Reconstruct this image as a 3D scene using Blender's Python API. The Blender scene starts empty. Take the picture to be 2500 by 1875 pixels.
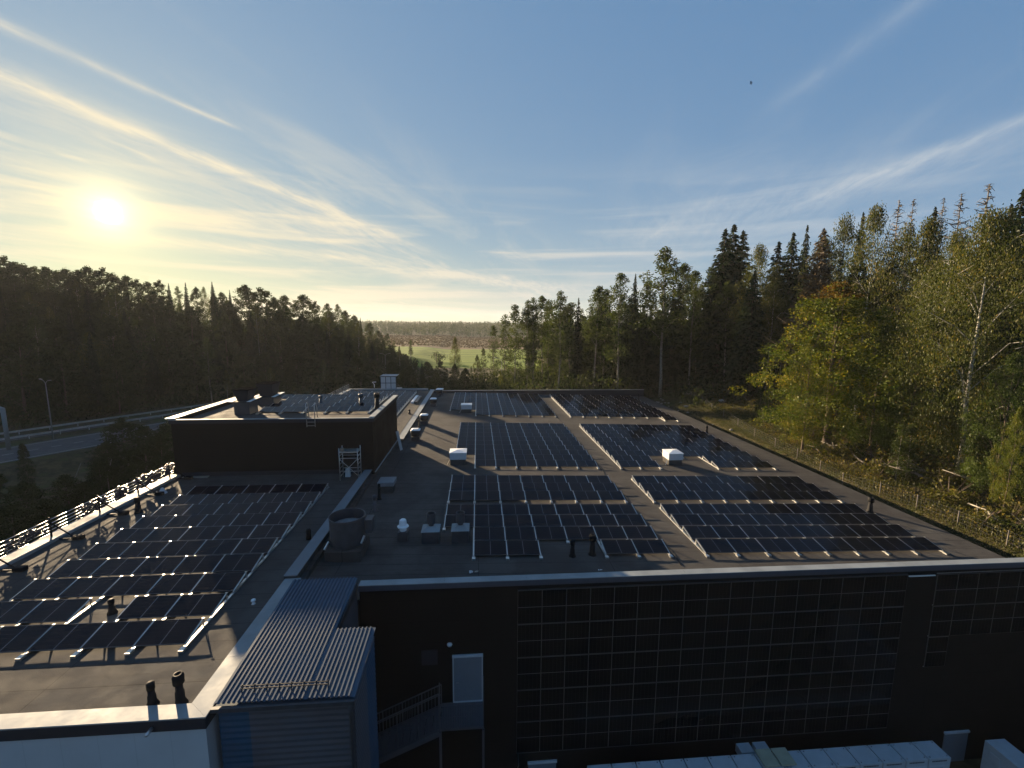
import bpy, math, random
import numpy as np
from mathutils import Vector, Matrix, Euler
R=math.radians
random.seed(7); rng=np.random.default_rng(7)
scn=bpy.context.scene; COL=scn.collection
# ------------------------------------------------------------------ camera, sky, sun, exposure
F,PIT,YAW,ROLL,CAMH,CX,CY=1078.07,.1390,.0787,.0067,13.0,1250,937.5
cd=bpy.data.cameras.new('camera'); cam=bpy.data.objects.new('camera',cd); COL.objects.link(cam)
cd.sensor_width=36; cd.lens=36*F/2500; cd.clip_start=.5; cd.clip_end=9000
cam.matrix_world=Matrix.Translation((0,0,CAMH))@Matrix.Rotation(-YAW,4,'Z')@Matrix.Rotation(math.pi/2-PIT,4,'X')@Matrix.Rotation(ROLL,4,'Z')
scn.camera=cam
def ray(px,py):
    xx,yy=(px-CX)/F,(py-CY)/F; cr,sr=math.cos(ROLL),math.sin(ROLL)
    xx,yy=xx*cr+yy*sr,-xx*sr+yy*cr
    Y=math.cos(PIT)-yy*math.sin(PIT); Z=-math.sin(PIT)-yy*math.cos(PIT)
    return Vector((xx*math.cos(YAW)+Y*math.sin(YAW),-xx*math.sin(YAW)+Y*math.cos(YAW),Z))
def proj(u,v,z):
    X=u*math.cos(YAW)-v*math.sin(YAW);Y=u*math.sin(YAW)+v*math.cos(YAW);Z=z-CAMH
    dep=Y*math.cos(PIT)-Z*math.sin(PIT);up=Y*math.sin(PIT)+Z*math.cos(PIT)
    xx=X/dep;yy=-up/dep;cr,sr=math.cos(ROLL),math.sin(ROLL)
    return (CX+F*(xx*cr-yy*sr),CY+F*(xx*sr+yy*cr),dep)
SUN=ray(265,518).normalized(); SUN_EL=math.asin(SUN.z)
SUN_AZ=math.atan2(SUN.x,SUN.y)
sl=bpy.data.lights.new('sun','SUN'); sl.energy=5.0; sl.angle=R(.6); sl.color=(1,.76,.48)
so=bpy.data.objects.new('sun',sl); COL.objects.link(so)
so.rotation_euler=(-SUN).to_track_quat('-Z','Y').to_euler()
scn.view_settings.view_transform='Standard'; scn.view_settings.look='None'
scn.view_settings.gamma=1; scn.view_settings.use_curve_mapping=False
scn.view_settings.exposure=2.0
class NT:
    def __init__(s,nt): s.nt=nt; nt.nodes.clear()
    def n(s,t,**k):
        nd=s.nt.nodes.new(t)
        for a,b in k.items(): setattr(nd,a,b)
        return nd
    def put(s,sock,v):
        if hasattr(v,'is_linked') or hasattr(v,'links'): s.nt.links.new(v,sock)
        elif v is not None:
            try: sock.default_value=v
            except Exception: sock.default_value=(*v,1)
    def m(s,op,a,b=None,c=None,clamp=False):
        nd=s.n('ShaderNodeMath',operation=op); nd.use_clamp=clamp
        for i,x in enumerate((a,b,c)):
            if x is not None: s.put(nd.inputs[i],x)
        return nd.outputs[0]
    def vm(s,op,a,b=None,out=0):
        nd=s.n('ShaderNodeVectorMath',operation=op); s.put(nd.inputs[0],a)
        if b is not None: s.put(nd.inputs[1],b)
        return nd.outputs['Value' if op in('DOT_PRODUCT','LENGTH','DISTANCE') else 'Vector']
    def mix(s,f,a,b,mode='MIX'):
        nd=s.n('ShaderNodeMix',data_type='RGBA',blend_type=mode); s.put(nd.inputs[0],f)
        for i,x in ((6,a),(7,b)):
            if isinstance(x,tuple) and len(x)==3: x=(*x,1)
            s.put(nd.inputs[i],x)
        return nd.outputs[2]
    def noise(s,vec,scale,det=4,rough=.5,dist=0,out='Fac'):
        nd=s.n('ShaderNodeTexNoise'); s.put(nd.inputs['Vector'],vec); nd.inputs['Scale'].default_value=scale
        nd.inputs['Detail'].default_value=det; nd.inputs['Roughness'].default_value=rough; nd.inputs['Distortion'].default_value=dist
        return nd.outputs[out]
    def ramp(s,f,pts):
        nd=s.n('ShaderNodeValToRGB'); s.put(nd.inputs[0],f); e=nd.color_ramp.elements
        while len(e)<len(pts): e.new(.5)
        for el,(p,c) in zip(e,pts): el.position=p; el.color=(*c,1) if len(c)==3 else c
        return nd.outputs[0]
    def mr(s,f,a,b,c=0,d=1,smooth=True):
        nd=s.n('ShaderNodeMapRange'); nd.interpolation_type='SMOOTHSTEP' if smooth else 'LINEAR'
        for i,x in enumerate((f,a,b,c,d)): s.put(nd.inputs[i],x)
        return nd.outputs[0]
w=bpy.data.worlds.new('World'); scn.world=w; w.use_nodes=True
T=NT(w.node_tree)
sky=T.n('ShaderNodeTexSky',sky_type='NISHITA'); sky.sun_disc=False; sky.sun_elevation=SUN_EL; sky.sun_rotation=SUN_AZ
sky.altitude=60; sky.air_density=1.0; sky.dust_density=.35; sky.ozone_density=1.5
D=T.vm('NORMALIZE',T.n('ShaderNodeTexCoord').outputs['Generated'])
sx=T.n('ShaderNodeSeparateXYZ'); T.put(sx.inputs[0],D); dz=sx.outputs['Z']
sd=T.vm('DOT_PRODUCT',D,tuple(SUN)); ang=T.m('ARCCOSINE',T.m('MINIMUM',sd,.999999))
base=T.vm('MULTIPLY',sky.outputs[0],(.10,.10,.10))
base=T.vm('DIVIDE',base,T.vm('ADD',T.vm('MULTIPLY',base,(.62,.62,.62)),(1,1,1)))
dzc=T.m('MAXIMUM',dz,0)
def ex_(x,k): return T.m('POWER',2.71828,T.m('MULTIPLY',x,-1/k))
def addc(c,f,col):
    sc=T.n('ShaderNodeVectorMath',operation='SCALE'); sc.inputs[0].default_value=col; T.put(sc.inputs['Scale'],f)
    return T.vm('ADD',c,sc.outputs[0])
air=addc((.060,.185,.405),ex_(dzc,.28),(.20,.24,.22)); air=addc(air,ex_(ang,.7),(.20,.215,.165))
lowf=T.m('MULTIPLY',ex_(dzc,.12),ex_(ang,.8)); air=addc(air,lowf,(.56,.36,-.42)); air=addc(air,ex_(ang,.2),(.13,.08,-.03))
base=T.mix(.08,air,base)
# thin cirrus veil on a plane far above, streaks fanned along the contrail direction
den=T.m('ADD',T.m('MAXIMUM',dz,0),.06)
cx_=T.m('DIVIDE',sx.outputs['X'],den); cy_=T.m('DIVIDE',sx.outputs['Y'],den)
def plane(px,py):
    d=ray(px,py).normalized(); k=max(d.z,0)+.06; return Vector((d.x/k,d.y/k,0))
a_=plane(200,330); b_=plane(800,560); ad=math.atan2((b_-a_).y,(b_-a_).x)
ca,sa=math.cos(ad),math.sin(ad)
along=T.m('ADD',T.m('MULTIPLY',cx_,ca),T.m('MULTIPLY',cy_,sa)); across=T.m('SUBTRACT',T.m('MULTIPLY',cy_,ca),T.m('MULTIPLY',cx_,sa))
cv=T.n('ShaderNodeCombineXYZ'); T.put(cv.inputs[0],T.m('MULTIPLY',along,.28)); T.put(cv.inputs[1],across)
n1=T.noise(cv.outputs[0],2.1,9,.64,.7); n2=T.noise(cv.outputs[0],.45,3,.5,.3)
lowm=T.mr(dz,.52,.03,0,1)
towards=T.mr(sd,.2,.95,.25,1)
cir=T.m('MULTIPLY',T.m('MULTIPLY',T.mr(n1,.44,.74),T.mr(n2,.34,.62)),T.m('MULTIPLY',lowm,towards))
cir=T.m('MULTIPLY',cir,1.05)
# soft layered streaks close to the horizon
hv=T.n('ShaderNodeCombineXYZ'); T.put(hv.inputs[0],T.m('MULTIPLY',sx.outputs['X'],1.2)); T.put(hv.inputs[1],T.m('MULTIPLY',sx.outputs['Y'],1.2)); T.put(hv.inputs[2],T.m('MULTIPLY',dz,16))
n3=T.noise(hv.outputs[0],1.7,5,.55,.5)
hor=T.m('MULTIPLY',T.mr(n3,.45,.68),T.m('MULTIPLY',T.mr(dz,0,.03),T.mr(dz,.34,.08)))
cloud=T.m('ADD',cir,T.m('MULTIPLY',hor,T.mr(sd,-.2,.9,.35,.9)))
WOB=T.m('SUBTRACT',T.noise(D,6,4,.6),.5); TEX=T.mr(T.noise(cv.outputs[0],11,6,.65,.4),.3,.7,.35,1.15)
def arc(p0,p1,w0,w1,amp,f0=.1,f1=.1,seed=0):
    """a condensation trail: a great-circle band between two directions of the sky"""
    A=ray(*p0).normalized(); B=ray(*p1).normalized(); N=A.cross(B).normalized(); Tn=N.cross(A).normalized()
    L=math.acos(max(-1,min(1,A.dot(B))))
    t=T.m('DIVIDE',T.m('ARCTAN2',T.vm('DOT_PRODUCT',D,tuple(Tn)),T.vm('DOT_PRODUCT',D,tuple(A))),L)
    wob=T.m('MULTIPLY',WOB,w0*1.6)
    dist=T.m('ABSOLUTE',T.m('ADD',T.vm('DOT_PRODUCT',D,tuple(N)),wob))
    wd=T.m('ADD',w0,T.m('MULTIPLY',T.m('MAXIMUM',T.m('MINIMUM',t,1),0),w1-w0))
    g=T.m('POWER',2.718,T.m('MULTIPLY',T.m('POWER',T.m('DIVIDE',dist,wd),1.6),-1))
    win=T.m('MULTIPLY',T.mr(t,-f0,f0),T.mr(t,1+f1,1-f1))
    return T.m('MULTIPLY',T.m('MULTIPLY',g,win),T.m('MULTIPLY',TEX,amp))
for a in [((-200,-30),(565,305),.0075,.003,.72,.1,.08,1),((-300,60),(1010,600),.0105,.010,.8,.1,.22,2),((-300,95),(900,612),.030,.028,.30,.1,.25,3),
          ((240,330),(380,392),.004,.003,.35,.2,.2,4),((2700,215),(1950,500),.007,.013,.5,.1,.35,5),((2500,350),(1500,590),.03,.045,.26,.15,.35,6),
          ((2300,-40),(1900,250),.013,.015,.2,.2,.4,7),((900,640),(1450,720),.010,.014,.55,.3,.35,8),((1180,690),(1420,702),.008,.01,.5,.3,.3,12),
          ((1560,590),(1760,470),.014,.01,.22,.3,.4,9),((600,700),(1300,770),.02,.02,.35,.3,.4,10),((60,470),(700,560),.012,.018,.5,.3,.4,11),
          ((0,400),(420,470),.006,.006,.35,.2,.3,13),((150,560),(900,640),.01,.012,.45,.2,.4,14)]:
    cloud=T.m('ADD',cloud,arc(*a))
cloud=T.m('MULTIPLY',T.m('MINIMUM',cloud,.9),T.mr(dz,-.004,.004))
ccol=T.mix(T.mr(ang,.05,1.3),(1.0,.86,.58),(.50,.56,.62))
ccol=T.mix(T.mr(dz,.0,.5,.0,.35),ccol,(.60,.64,.66))
sk=T.mix(cloud,base,ccol)
AN=T.m('ADD',ang,T.m('MULTIPLY',T.m('SUBTRACT',T.noise(cv.outputs[0],5,5,.6),.5),.016))
sk=addc(sk,ex_(ang,.075),(.28,.20,.04)); sk=addc(sk,ex_(AN,.016),(2.6,2.1,1.0)); sk=addc(sk,T.mr(AN,.020,.003,0,14),(1,.95,.8))
bg=T.n('ShaderNodeBackground'); T.put(bg.inputs[0],sk); bg.inputs[1].default_value=.26
wo=T.n('ShaderNodeOutputWorld'); T.put(wo.inputs[0],bg.outputs[0])
# ------------------------------------------------------------------ helpers
def P(px,py,z=0.0):
    d=ray(px,py);t=(z-CAMH)/d.z;return Vector((d.x*t,d.y*t,z))
def Pv(px,py,v):
    d=ray(px,py);t=v/d.y;return Vector((d.x*t,v,CAMH+d.z*t))
SL=-.0249
def rz(u): return SL*u
class MB:
    def __init__(s): s.v=[];s.f=[];s.mi=[]
    def face(s,pts,m=0):
        b=len(s.v); s.v+= [tuple(p) for p in pts]; s.f.append(tuple(range(b,b+len(pts)))); s.mi.append(m)
    def hexa(s,c,m=0):
        b=len(s.v); s.v+=[tuple(p) for p in c]
        for q in ((0,3,2,1),(4,5,6,7),(0,1,5,4),(1,2,6,5),(2,3,7,6),(3,0,4,7)): s.f.append(tuple(b+i for i in q)); s.mi.append(m)
        return s
    def box(s,x0,x1,y0,y1,z0,z1,m=0):
        return s.hexa([(x0,y0,z0),(x1,y0,z0),(x1,y1,z0),(x0,y1,z0),(x0,y0,z1),(x1,y0,z1),(x1,y1,z1),(x0,y1,z1)],m)
    def bar(s,a,b,w,h=None,m=0):
        a=Vector(a);b=Vector(b);h=h or w; d=(b-a).normalized()
        up=Vector((0,0,1)) if abs(d.z)<.95 else Vector((0,1,0))
        x=d.cross(up).normalized()*w/2; y=x.cross(d).normalized()*h/2
        return s.hexa([a-x-y,a+x-y,b+x-y,b-x-y,a-x+y,a+x+y,b+x+y,b-x+y],m)
    def tube(s,pts,rad,n=8,m=0,cap=True):
        pts=[Vector(p) for p in pts]; base=len(s.v)
        for i,p in enumerate(pts):
            d=(pts[min(i+1,len(pts)-1)]-pts[max(i-1,0)]).normalized()
            up=Vector((0,0,1)) if abs(d.z)<.9 else Vector((1,0,0))
            x=d.cross(up).normalized();y=d.cross(x).normalized(); r=rad[i] if isinstance(rad,(list,tuple)) else rad
            for k in range(n):
                t=2*math.pi*k/n; s.v.append(tuple(p+x*math.cos(t)*r+y*math.sin(t)*r))
        for i in range(len(pts)-1):
            for k in range(n):
                k2=(k+1)%n; s.f.append((base+i*n+k,base+i*n+k2,base+(i+1)*n+k2,base+(i+1)*n+k)); s.mi.append(m)
        if cap:
            s.f.append(tuple(base+k for k in range(n-1,-1,-1))); s.mi.append(m)
            o=base+(len(pts)-1)*n; s.f.append(tuple(o+k for k in range(n))); s.mi.append(m)
        return s
    def lathe(s,c,prof,n=20,m=0):
        c=Vector(c);b=len(s.v)
        for r,z in prof:
            for k in range(n):
                t=2*math.pi*k/n; s.v.append((c.x+r*math.cos(t),c.y+r*math.sin(t),c.z+z))
        for i in range(len(prof)-1):
            for k in range(n):
                k2=(k+1)%n; s.f.append((b+i*n+k,b+i*n+k2,b+(i+1)*n+k2,b+(i+1)*n+k)); s.mi.append(m)
        s.f.append(tuple(b+k for k in range(n-1,-1,-1))); s.mi.append(m)
        o=b+(len(prof)-1)*n; s.f.append(tuple(o+k for k in range(n))); s.mi.append(m)
        return s
    def mesh(s,name,mats):
        me=bpy.data.meshes.new(name); me.from_pydata(s.v,[],s.f)
        for m in (mats if isinstance(mats,(list,tuple)) else [mats]): me.materials.append(m)
        for p,i in zip(me.polygons,s.mi): p.material_index=i
        me.update(); return me
def link(name,me,parent=None,loc=None,smooth=False):
    o=bpy.data.objects.new(name,me); COL.objects.link(o)
    if parent is not None:
        o.parent=parent
        if loc is None: o.location=-Vector(parent.location)
    if loc is not None: o.location=loc
    if smooth and me:
        for p in me.polygons: p.use_smooth=True
    return o
def build(mb,name,mats,parent=None,smooth=False): return link(name,mb.mesh(name,mats),parent,None,smooth)
def tag(o,label=None,cat=None,group=None,kind=None):
    if label: o['label']=label
    if cat: o['category']=cat
    if group: o['group']=group
    if kind: o['kind']=kind
    return o
def thing(name,label,cat,loc,group=None):
    o=bpy.data.objects.new(name,None); COL.objects.link(o); o.location=loc; o.empty_display_size=.2
    return tag(o,label,cat,group)
def copy_tree(o,parent=None):
    c=o.copy(); COL.objects.link(c)
    if parent is not None: c.parent=parent
    for ch in [x for x in o.children]: copy_tree(ch,c)
    return c
# ------------------------------------------------------------------ materials
def mat(name,col,rough=.6,metal=0,var=.15,vs=3.0,bump=0,bs=20,spec=.5,extra=None):
    m=bpy.data.materials.new(name); m.use_nodes=True; t=NT(m.node_tree)
    b=t.n('ShaderNodeBsdfPrincipled'); o=t.n('ShaderNodeOutputMaterial'); t.put(o.inputs[0],b.outputs[0])
    geo=t.n('ShaderNodeNewGeometry').outputs['Position']
    n=t.noise(geo,vs,5,.6)
    c=t.mix(t.mr(n,.3,.7),tuple(x*(1-var) for x in col),tuple(min(1,x*(1+var)) for x in col))
    if extra: c=extra(t,c,geo)
    t.put(b.inputs['Base Color'],c); b.inputs['Roughness'].default_value=rough; b.inputs['Metallic'].default_value=metal
    b.inputs['Specular IOR Level'].default_value=spec
    if var: t.put(b.inputs['Roughness'],t.mr(n,.3,.7,rough*.85,min(1,rough*1.15)))
    if bump:
        bp=t.n('ShaderNodeBump'); bp.inputs['Strength'].default_value=bump; bp.inputs['Distance'].default_value=.02
        t.put(bp.inputs['Height'],t.noise(geo,bs,4,.6)); t.put(b.inputs['Normal'],bp.outputs[0])
    return m
def sep(t,v):
    s=t.n('ShaderNodeSeparateXYZ'); t.put(s.inputs[0],v); return s.outputs
def felt(t,c,geo):
    o=sep(t,geo)
    fine=t.noise(geo,45,3,.7); c=t.mix(t.mr(fine,.35,.65,0,.85),c,(.034,.034,.036))
    big=t.noise(geo,.35,6,.65); c=t.mix(t.mr(big,.42,.62,0,.6),c,(.088,.086,.082))
    c=t.mix(t.mr(t.noise(t.vm('MULTIPLY',geo,(.5,3.5,1)),1.1,5,.7),.5,.68,0,.45),c,(.040,.037,.034))
    fr=t.m('FRACT',o[1]); ln=t.m('LESS_THAN',t.m('ABSOLUTE',t.m('SUBTRACT',fr,.5)),.016)
    fx=t.m('FRACT',t.m('DIVIDE',o[0],7.3)); l2=t.m('LESS_THAN',fx,.004)
    return t.mix(t.m('MULTIPLY',t.m('MAXIMUM',ln,l2),.8),c,(.014,.014,.015))
M={}
M['felt']=mat('roofing_felt',(.074,.069,.064),.95,0,.16,1.2,.9,50,.08,felt)
M['cap']=mat('painted_cap_steel',(.22,.245,.26),.62,0,.14,.9,.25,3,.22)
M['capdark']=mat('grey_cap_steel',(.14,.16,.18),.55,0,.12,.9,.1,3,.25)
M['fascia']=mat('dark_fascia',(.026,.028,.034),.7,0,.1,3,0,20,.2)
def clad(t,c,geo):
    o=sep(t,geo); fz=t.m('FRACT',t.m('MULTIPLY',o[2],1/1.12)); l=t.m('LESS_THAN',fz,.018)
    fx=t.m('FRACT',t.m('MULTIPLY',o[0],1/6.0)); l2=t.m('LESS_THAN',fx,.003)
    return t.mix(t.m('MULTIPLY',t.m('MAXIMUM',l,l2),.7),c,(.004,.004,.004))
M['fascia2']=mat('slate_fascia',(.055,.064,.085),.5,.1,.1)
M['clad']=mat('black_wall_cladding',(.0145,.0118,.0098),.75,0,.2,.6,.15,40,.12,clad)
def wpan(t,c,geo):
    o=sep(t,geo); f=t.m('FRACT',t.m('MULTIPLY',o[0],1/1.07)); l=t.m('LESS_THAN',f,.014)
    return t.mix(t.m('MULTIPLY',l,.45),c,(.25,.27,.30))
M['whitewall']=mat('white_wall_panels',(.40,.44,.47),.5,0,.05,.5,0,20,.4,wpan)
M['corr']=mat('blue_grey_sheet',(.068,.095,.13),.65,0,.12,.8,0,20,.1)
M['annexgrey']=mat('slate_grey_sheet',(.075,.082,.098),.5,.1,.1,.7)
M['annexblue']=mat('blue_sheet',(.016,.062,.115),.6,0,.1,.7)
M['alu']=mat('aluminium',(.55,.55,.54),.38,.9,.08,4)
M['galv']=mat('galvanised_steel',(.45,.46,.47),.4,.8,.15,6)
M['black']=mat('black_plastic',(.010,.010,.011),.7,0,.2,5,0,20,.15)
M['duct']=mat('dark_duct_steel',(.06,.065,.075),.5,.4,.15,3)
M['matte']=mat('matt_black',(.010,.010,.010),1,0,.1,5,0,20,0)
M['cabinet']=mat('cabinet_paint',(.40,.43,.46),.5,0,.06,3)
M['post']=mat('dull_post_steel',(.17,.18,.18),.7,.1,.1,3)
M['white']=mat('white_paint',(.72,.74,.76),.45,0,.06,3)
M['lightgrey']=mat('light_grey_paint',(.42,.45,.48),.45,0,.06,3)
M['doorgrey']=mat('grey_door_paint',(.15,.175,.205),.5,.1,.05,2)
M['beige']=mat('beige_lid',(.34,.33,.24),.6,0,.1,3)
M['railgrey']=mat('stair_steel',(.10,.11,.13),.5,.5,.1,5)
M['purple']=mat('dark_wrapped_cable',(.012,.011,.03),.30,0,.2,30,.6,50,.6)
M['wood']=mat('weathered_wood',(.20,.15,.11),.8,0,.3,8)
M['rock']=mat('granite',(.22,.20,.18),.8,0,.3,6,.6,12)
def birch(t,c,geo):
    nn=t.noise(t.vm('MULTIPLY',geo,(2.2,2.2,5)),1.6,3,.6); return t.mix(t.mr(nn,.56,.63),c,(.03,.027,.024))
M['birchbark']=mat('birch_bark',(.27,.26,.235),.75,0,.15,4,.3,20,.3,birch)
M['aspenbark']=mat('aspen_bark',(.19,.175,.145),.8,0,.25,3,.3,20,.3,birch)
M['bark']=mat('brown_bark',(.085,.065,.05),.85,0,.3,4,.5,20,.2)
M['deadbark']=mat('dead_grey_wood',(.13,.115,.10),.85,0,.3,4,.3,20,.2)
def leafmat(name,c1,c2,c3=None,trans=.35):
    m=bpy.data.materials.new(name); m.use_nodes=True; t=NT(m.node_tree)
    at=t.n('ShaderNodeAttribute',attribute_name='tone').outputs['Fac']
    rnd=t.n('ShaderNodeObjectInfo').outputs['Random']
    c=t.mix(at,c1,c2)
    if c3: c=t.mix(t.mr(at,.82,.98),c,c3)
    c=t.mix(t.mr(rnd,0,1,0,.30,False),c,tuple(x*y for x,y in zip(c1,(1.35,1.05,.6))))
    d=t.n('ShaderNodeBsdfDiffuse'); t.put(d.inputs[0],c); tr=t.n('ShaderNodeBsdfTranslucent')
    t.put(tr.inputs[0],t.mix(1,c,(1.25,1.25,.55),'MULTIPLY'))
    gl=t.n('ShaderNodeBsdfGlossy'); gl.inputs['Roughness'].default_value=.45; gl.inputs[0].default_value=(.6,.6,.6,1)
    ms=t.n('ShaderNodeMixShader'); ms.inputs[0].default_value=trans; t.put(ms.inputs[1],d.outputs[0]); t.put(ms.inputs[2],tr.outputs[0])
    m2=t.n('ShaderNodeMixShader'); m2.inputs[0].default_value=.012; t.put(m2.inputs[1],ms.outputs[0]); t.put(m2.inputs[2],gl.outputs[0])
    o=t.n('ShaderNodeOutputMaterial'); t.put(o.inputs[0],m2.outputs[0]); return m
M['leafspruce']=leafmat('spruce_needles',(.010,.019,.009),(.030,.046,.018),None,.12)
M['leafbirch']=leafmat('birch_leaves',(.028,.042,.012),(.078,.078,.020),(.15,.11,.025))
M['leafaspen']=leafmat('aspen_leaves',(.024,.040,.014),(.066,.080,.026))
M['leafmaple']=leafmat('maple_leaves',(.034,.060,.010),(.128,.124,.017),(.20,.15,.02))
M['leafmapletop']=leafmat('red_maple_leaves',(.065,.045,.012),(.12,.065,.016),(.15,.08,.016))
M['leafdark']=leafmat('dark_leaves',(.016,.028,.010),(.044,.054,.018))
M['leaffar']=leafmat('far_wood_leaves',(.008,.022,.013),(.030,.052,.028),(.06,.07,.03))
M['leafgreen']=leafmat('green_maple_leaves',(.028,.048,.014),(.075,.10,.025))
M['leafbush']=leafmat('bush_leaves',(.035,.045,.013),(.095,.085,.022),(.18,.13,.035))
M['leafbrown']=leafmat('brown_needles',(.040,.030,.018),(.085,.062,.036),None,.15)
M['grass']=leafmat('grass_blades',(.03,.042,.014),(.085,.08,.028))
# solar module glass: cells, centre gap and cell-string lines from the module's own coordinates
def modmat(name,along):
    m=bpy.data.materials.new(name); m.use_nodes=True; t=NT(m.node_tree)
    b=t.n('ShaderNodeBsdfPrincipled'); o=t.n('ShaderNodeOutputMaterial'); t.put(o.inputs[0],b.outputs[0])
    g=sep(t,t.n('ShaderNodeTexCoord').outputs['Generated']); a,c=(g[0],g[1]) if along=='x' else (g[2],g[0])
    mid=t.m('LESS_THAN',t.m('ABSOLUTE',t.m('SUBTRACT',a,.5)),.0065)
    f=t.m('FRACT',t.m('MULTIPLY',c,6)); st=t.m('LESS_THAN',t.m('ABSOLUTE',t.m('SUBTRACT',f,.5)),.47); st=t.m('SUBTRACT',1,st)
    f2=t.m('FRACT',t.m('MULTIPLY',a,18)); s2=t.m('SUBTRACT',1,t.m('LESS_THAN',t.m('ABSOLUTE',t.m('SUBTRACT',f2,.5)),.46))
    rnd=t.n('ShaderNodeObjectInfo').outputs['Random']
    base=t.mix(rnd,(.0045,.0048,.009),(.008,.008,.012)) if along=='x' else t.mix(rnd,(.0050,.0048,.0048),(.0068,.0062,.0060))
    col=t.mix(t.m('MULTIPLY',t.m('MAXIMUM',st,t.m('MULTIPLY',s2,.4)),.35 if along=='x' else .6),base,(.05,.052,.06) if along=='x' else (.065,.062,.06)); col=t.mix(mid,col,(.20,.20,.21))
    t.put(b.inputs['Base Color'],col); b.inputs['Roughness'].default_value=.16; b.inputs['Specular IOR Level'].default_value=.12; b.inputs['Specular Tint'].default_value=(.80,.66,.55,1)
    t.put(b.inputs['Roughness'],t.m('ADD',.05,t.m('MULTIPLY',t.noise(t.n('ShaderNodeNewGeometry').outputs['Position'],2.5,3),.07)))
    return m
M['cellx']=modmat('solar_cells_landscape','x'); M['cellz']=modmat('solar_cells_portrait','z')
M['modframe']=mat('module_frame',(.13,.13,.14),.4,.6,.05); M['blackframe']=mat('black_module_frame',(.085,.082,.08),.5,.1,.05)
# ------------------------------------------------------------------ ground
def ss(a,b,x):
    t=np.clip((x-a)/(b-a),0,1); return t*t*(3-2*t)
def ground_np(u,v):
    s=(u+75)*.82-(v-82)*.57; S=-s
    zl=-9+1.0*ss(-16,-12,-s)                                   # road bank
    zl=np.where(s>14,-8-1.5*ss(14,22,s),-8.0)
    A=np.interp(v,[-200,180,215,245,275,400],[19,19,12.5,4,0,0]); zh=A*ss(12,95,S)
    zl=zl+zh
    zr=np.interp(u,[31.7,33.2,34.3,38,45,60,90,200,500],[-3.3,-2.6,-1.35,-.6,.1,1.2,4,12,26])
    zb=np.interp(u,[-60,-25,-10,15,31.7],[-9,-9,-6,-1.6,-.5])
    east=np.where(u>31.7,zr,zb)
    fade=1-ss(105,210,v); fade2=1-ss(150,330,v)
    far=np.where(u>31.7,-10+(zr+10)*fade2,-10+(zb+10)*fade)
    z=np.where(v>81.5,far,np.where(u>31.4,zr,-11.0))
    wl=ss(-10,-40,u)*ss(1e-3,30,v-60) if False else ss(-22,-45,u)
    leftz=zl+ (-2.0)*ss(150,330,v)*(1-ss(20,60,S))
    z=np.where(u<-24.2,np.where(v>81.5,leftz*wl+far*(1-wl),zl),z)
    farhill=ss(700,1000,v)*(7+12*ss(1000,1900,v)); z=z+farhill
    bump=.35*np.sin(u*.21+1.3)*np.sin(v*.17)+.2*np.sin(u*.55+v*.31)
    rough=np.where((u>36)|(v>86)|((u<-30)&(S>16)),1,0); fadeb=1-ss(180,300,v)*.8
    return z+bump*rough*fadeb*.6
def ground(u,v): return float(ground_np(np.array([float(u)]),np.array([float(v)]))[0])
def axis(*segs):
    out=[]
    for a,b,n in segs: out+=list(np.linspace(a,b,n,endpoint=False))
    return out
ux=np.array(axis((-3000,-600,10),(-600,-200,20),(-200,-60,56),(-60,-25,14),(-25,-24.3,2),(-24.1,31.3,14),(31.35,31.75,2),(31.75,60,60),(60,120,40),(120,400,24),(400,3000,10))+[3000])
vy=np.array(axis((-200,0,8),(0,80,60),(80,81.3,2),(81.3,81.7,2),(81.7,140,50),(140,340,60),(340,1200,50),(1200,3500,14))+[3500])
U,V=np.meshgrid(ux,vy); Z=ground_np(U.ravel(),V.ravel())
gm=bpy.data.meshes.new('ground'); vs=np.stack([U.ravel(),V.ravel(),Z],1); nx=len(ux); fs=[]
for j in range(len(vy)-1):
    for i in range(nx-1): fs.append((j*nx+i,j*nx+i+1,(j+1)*nx+i+1,(j+1)*nx+i))
gm.from_pydata(vs.tolist(),[],fs)
for p in gm.polygons: p.use_smooth=True
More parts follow.
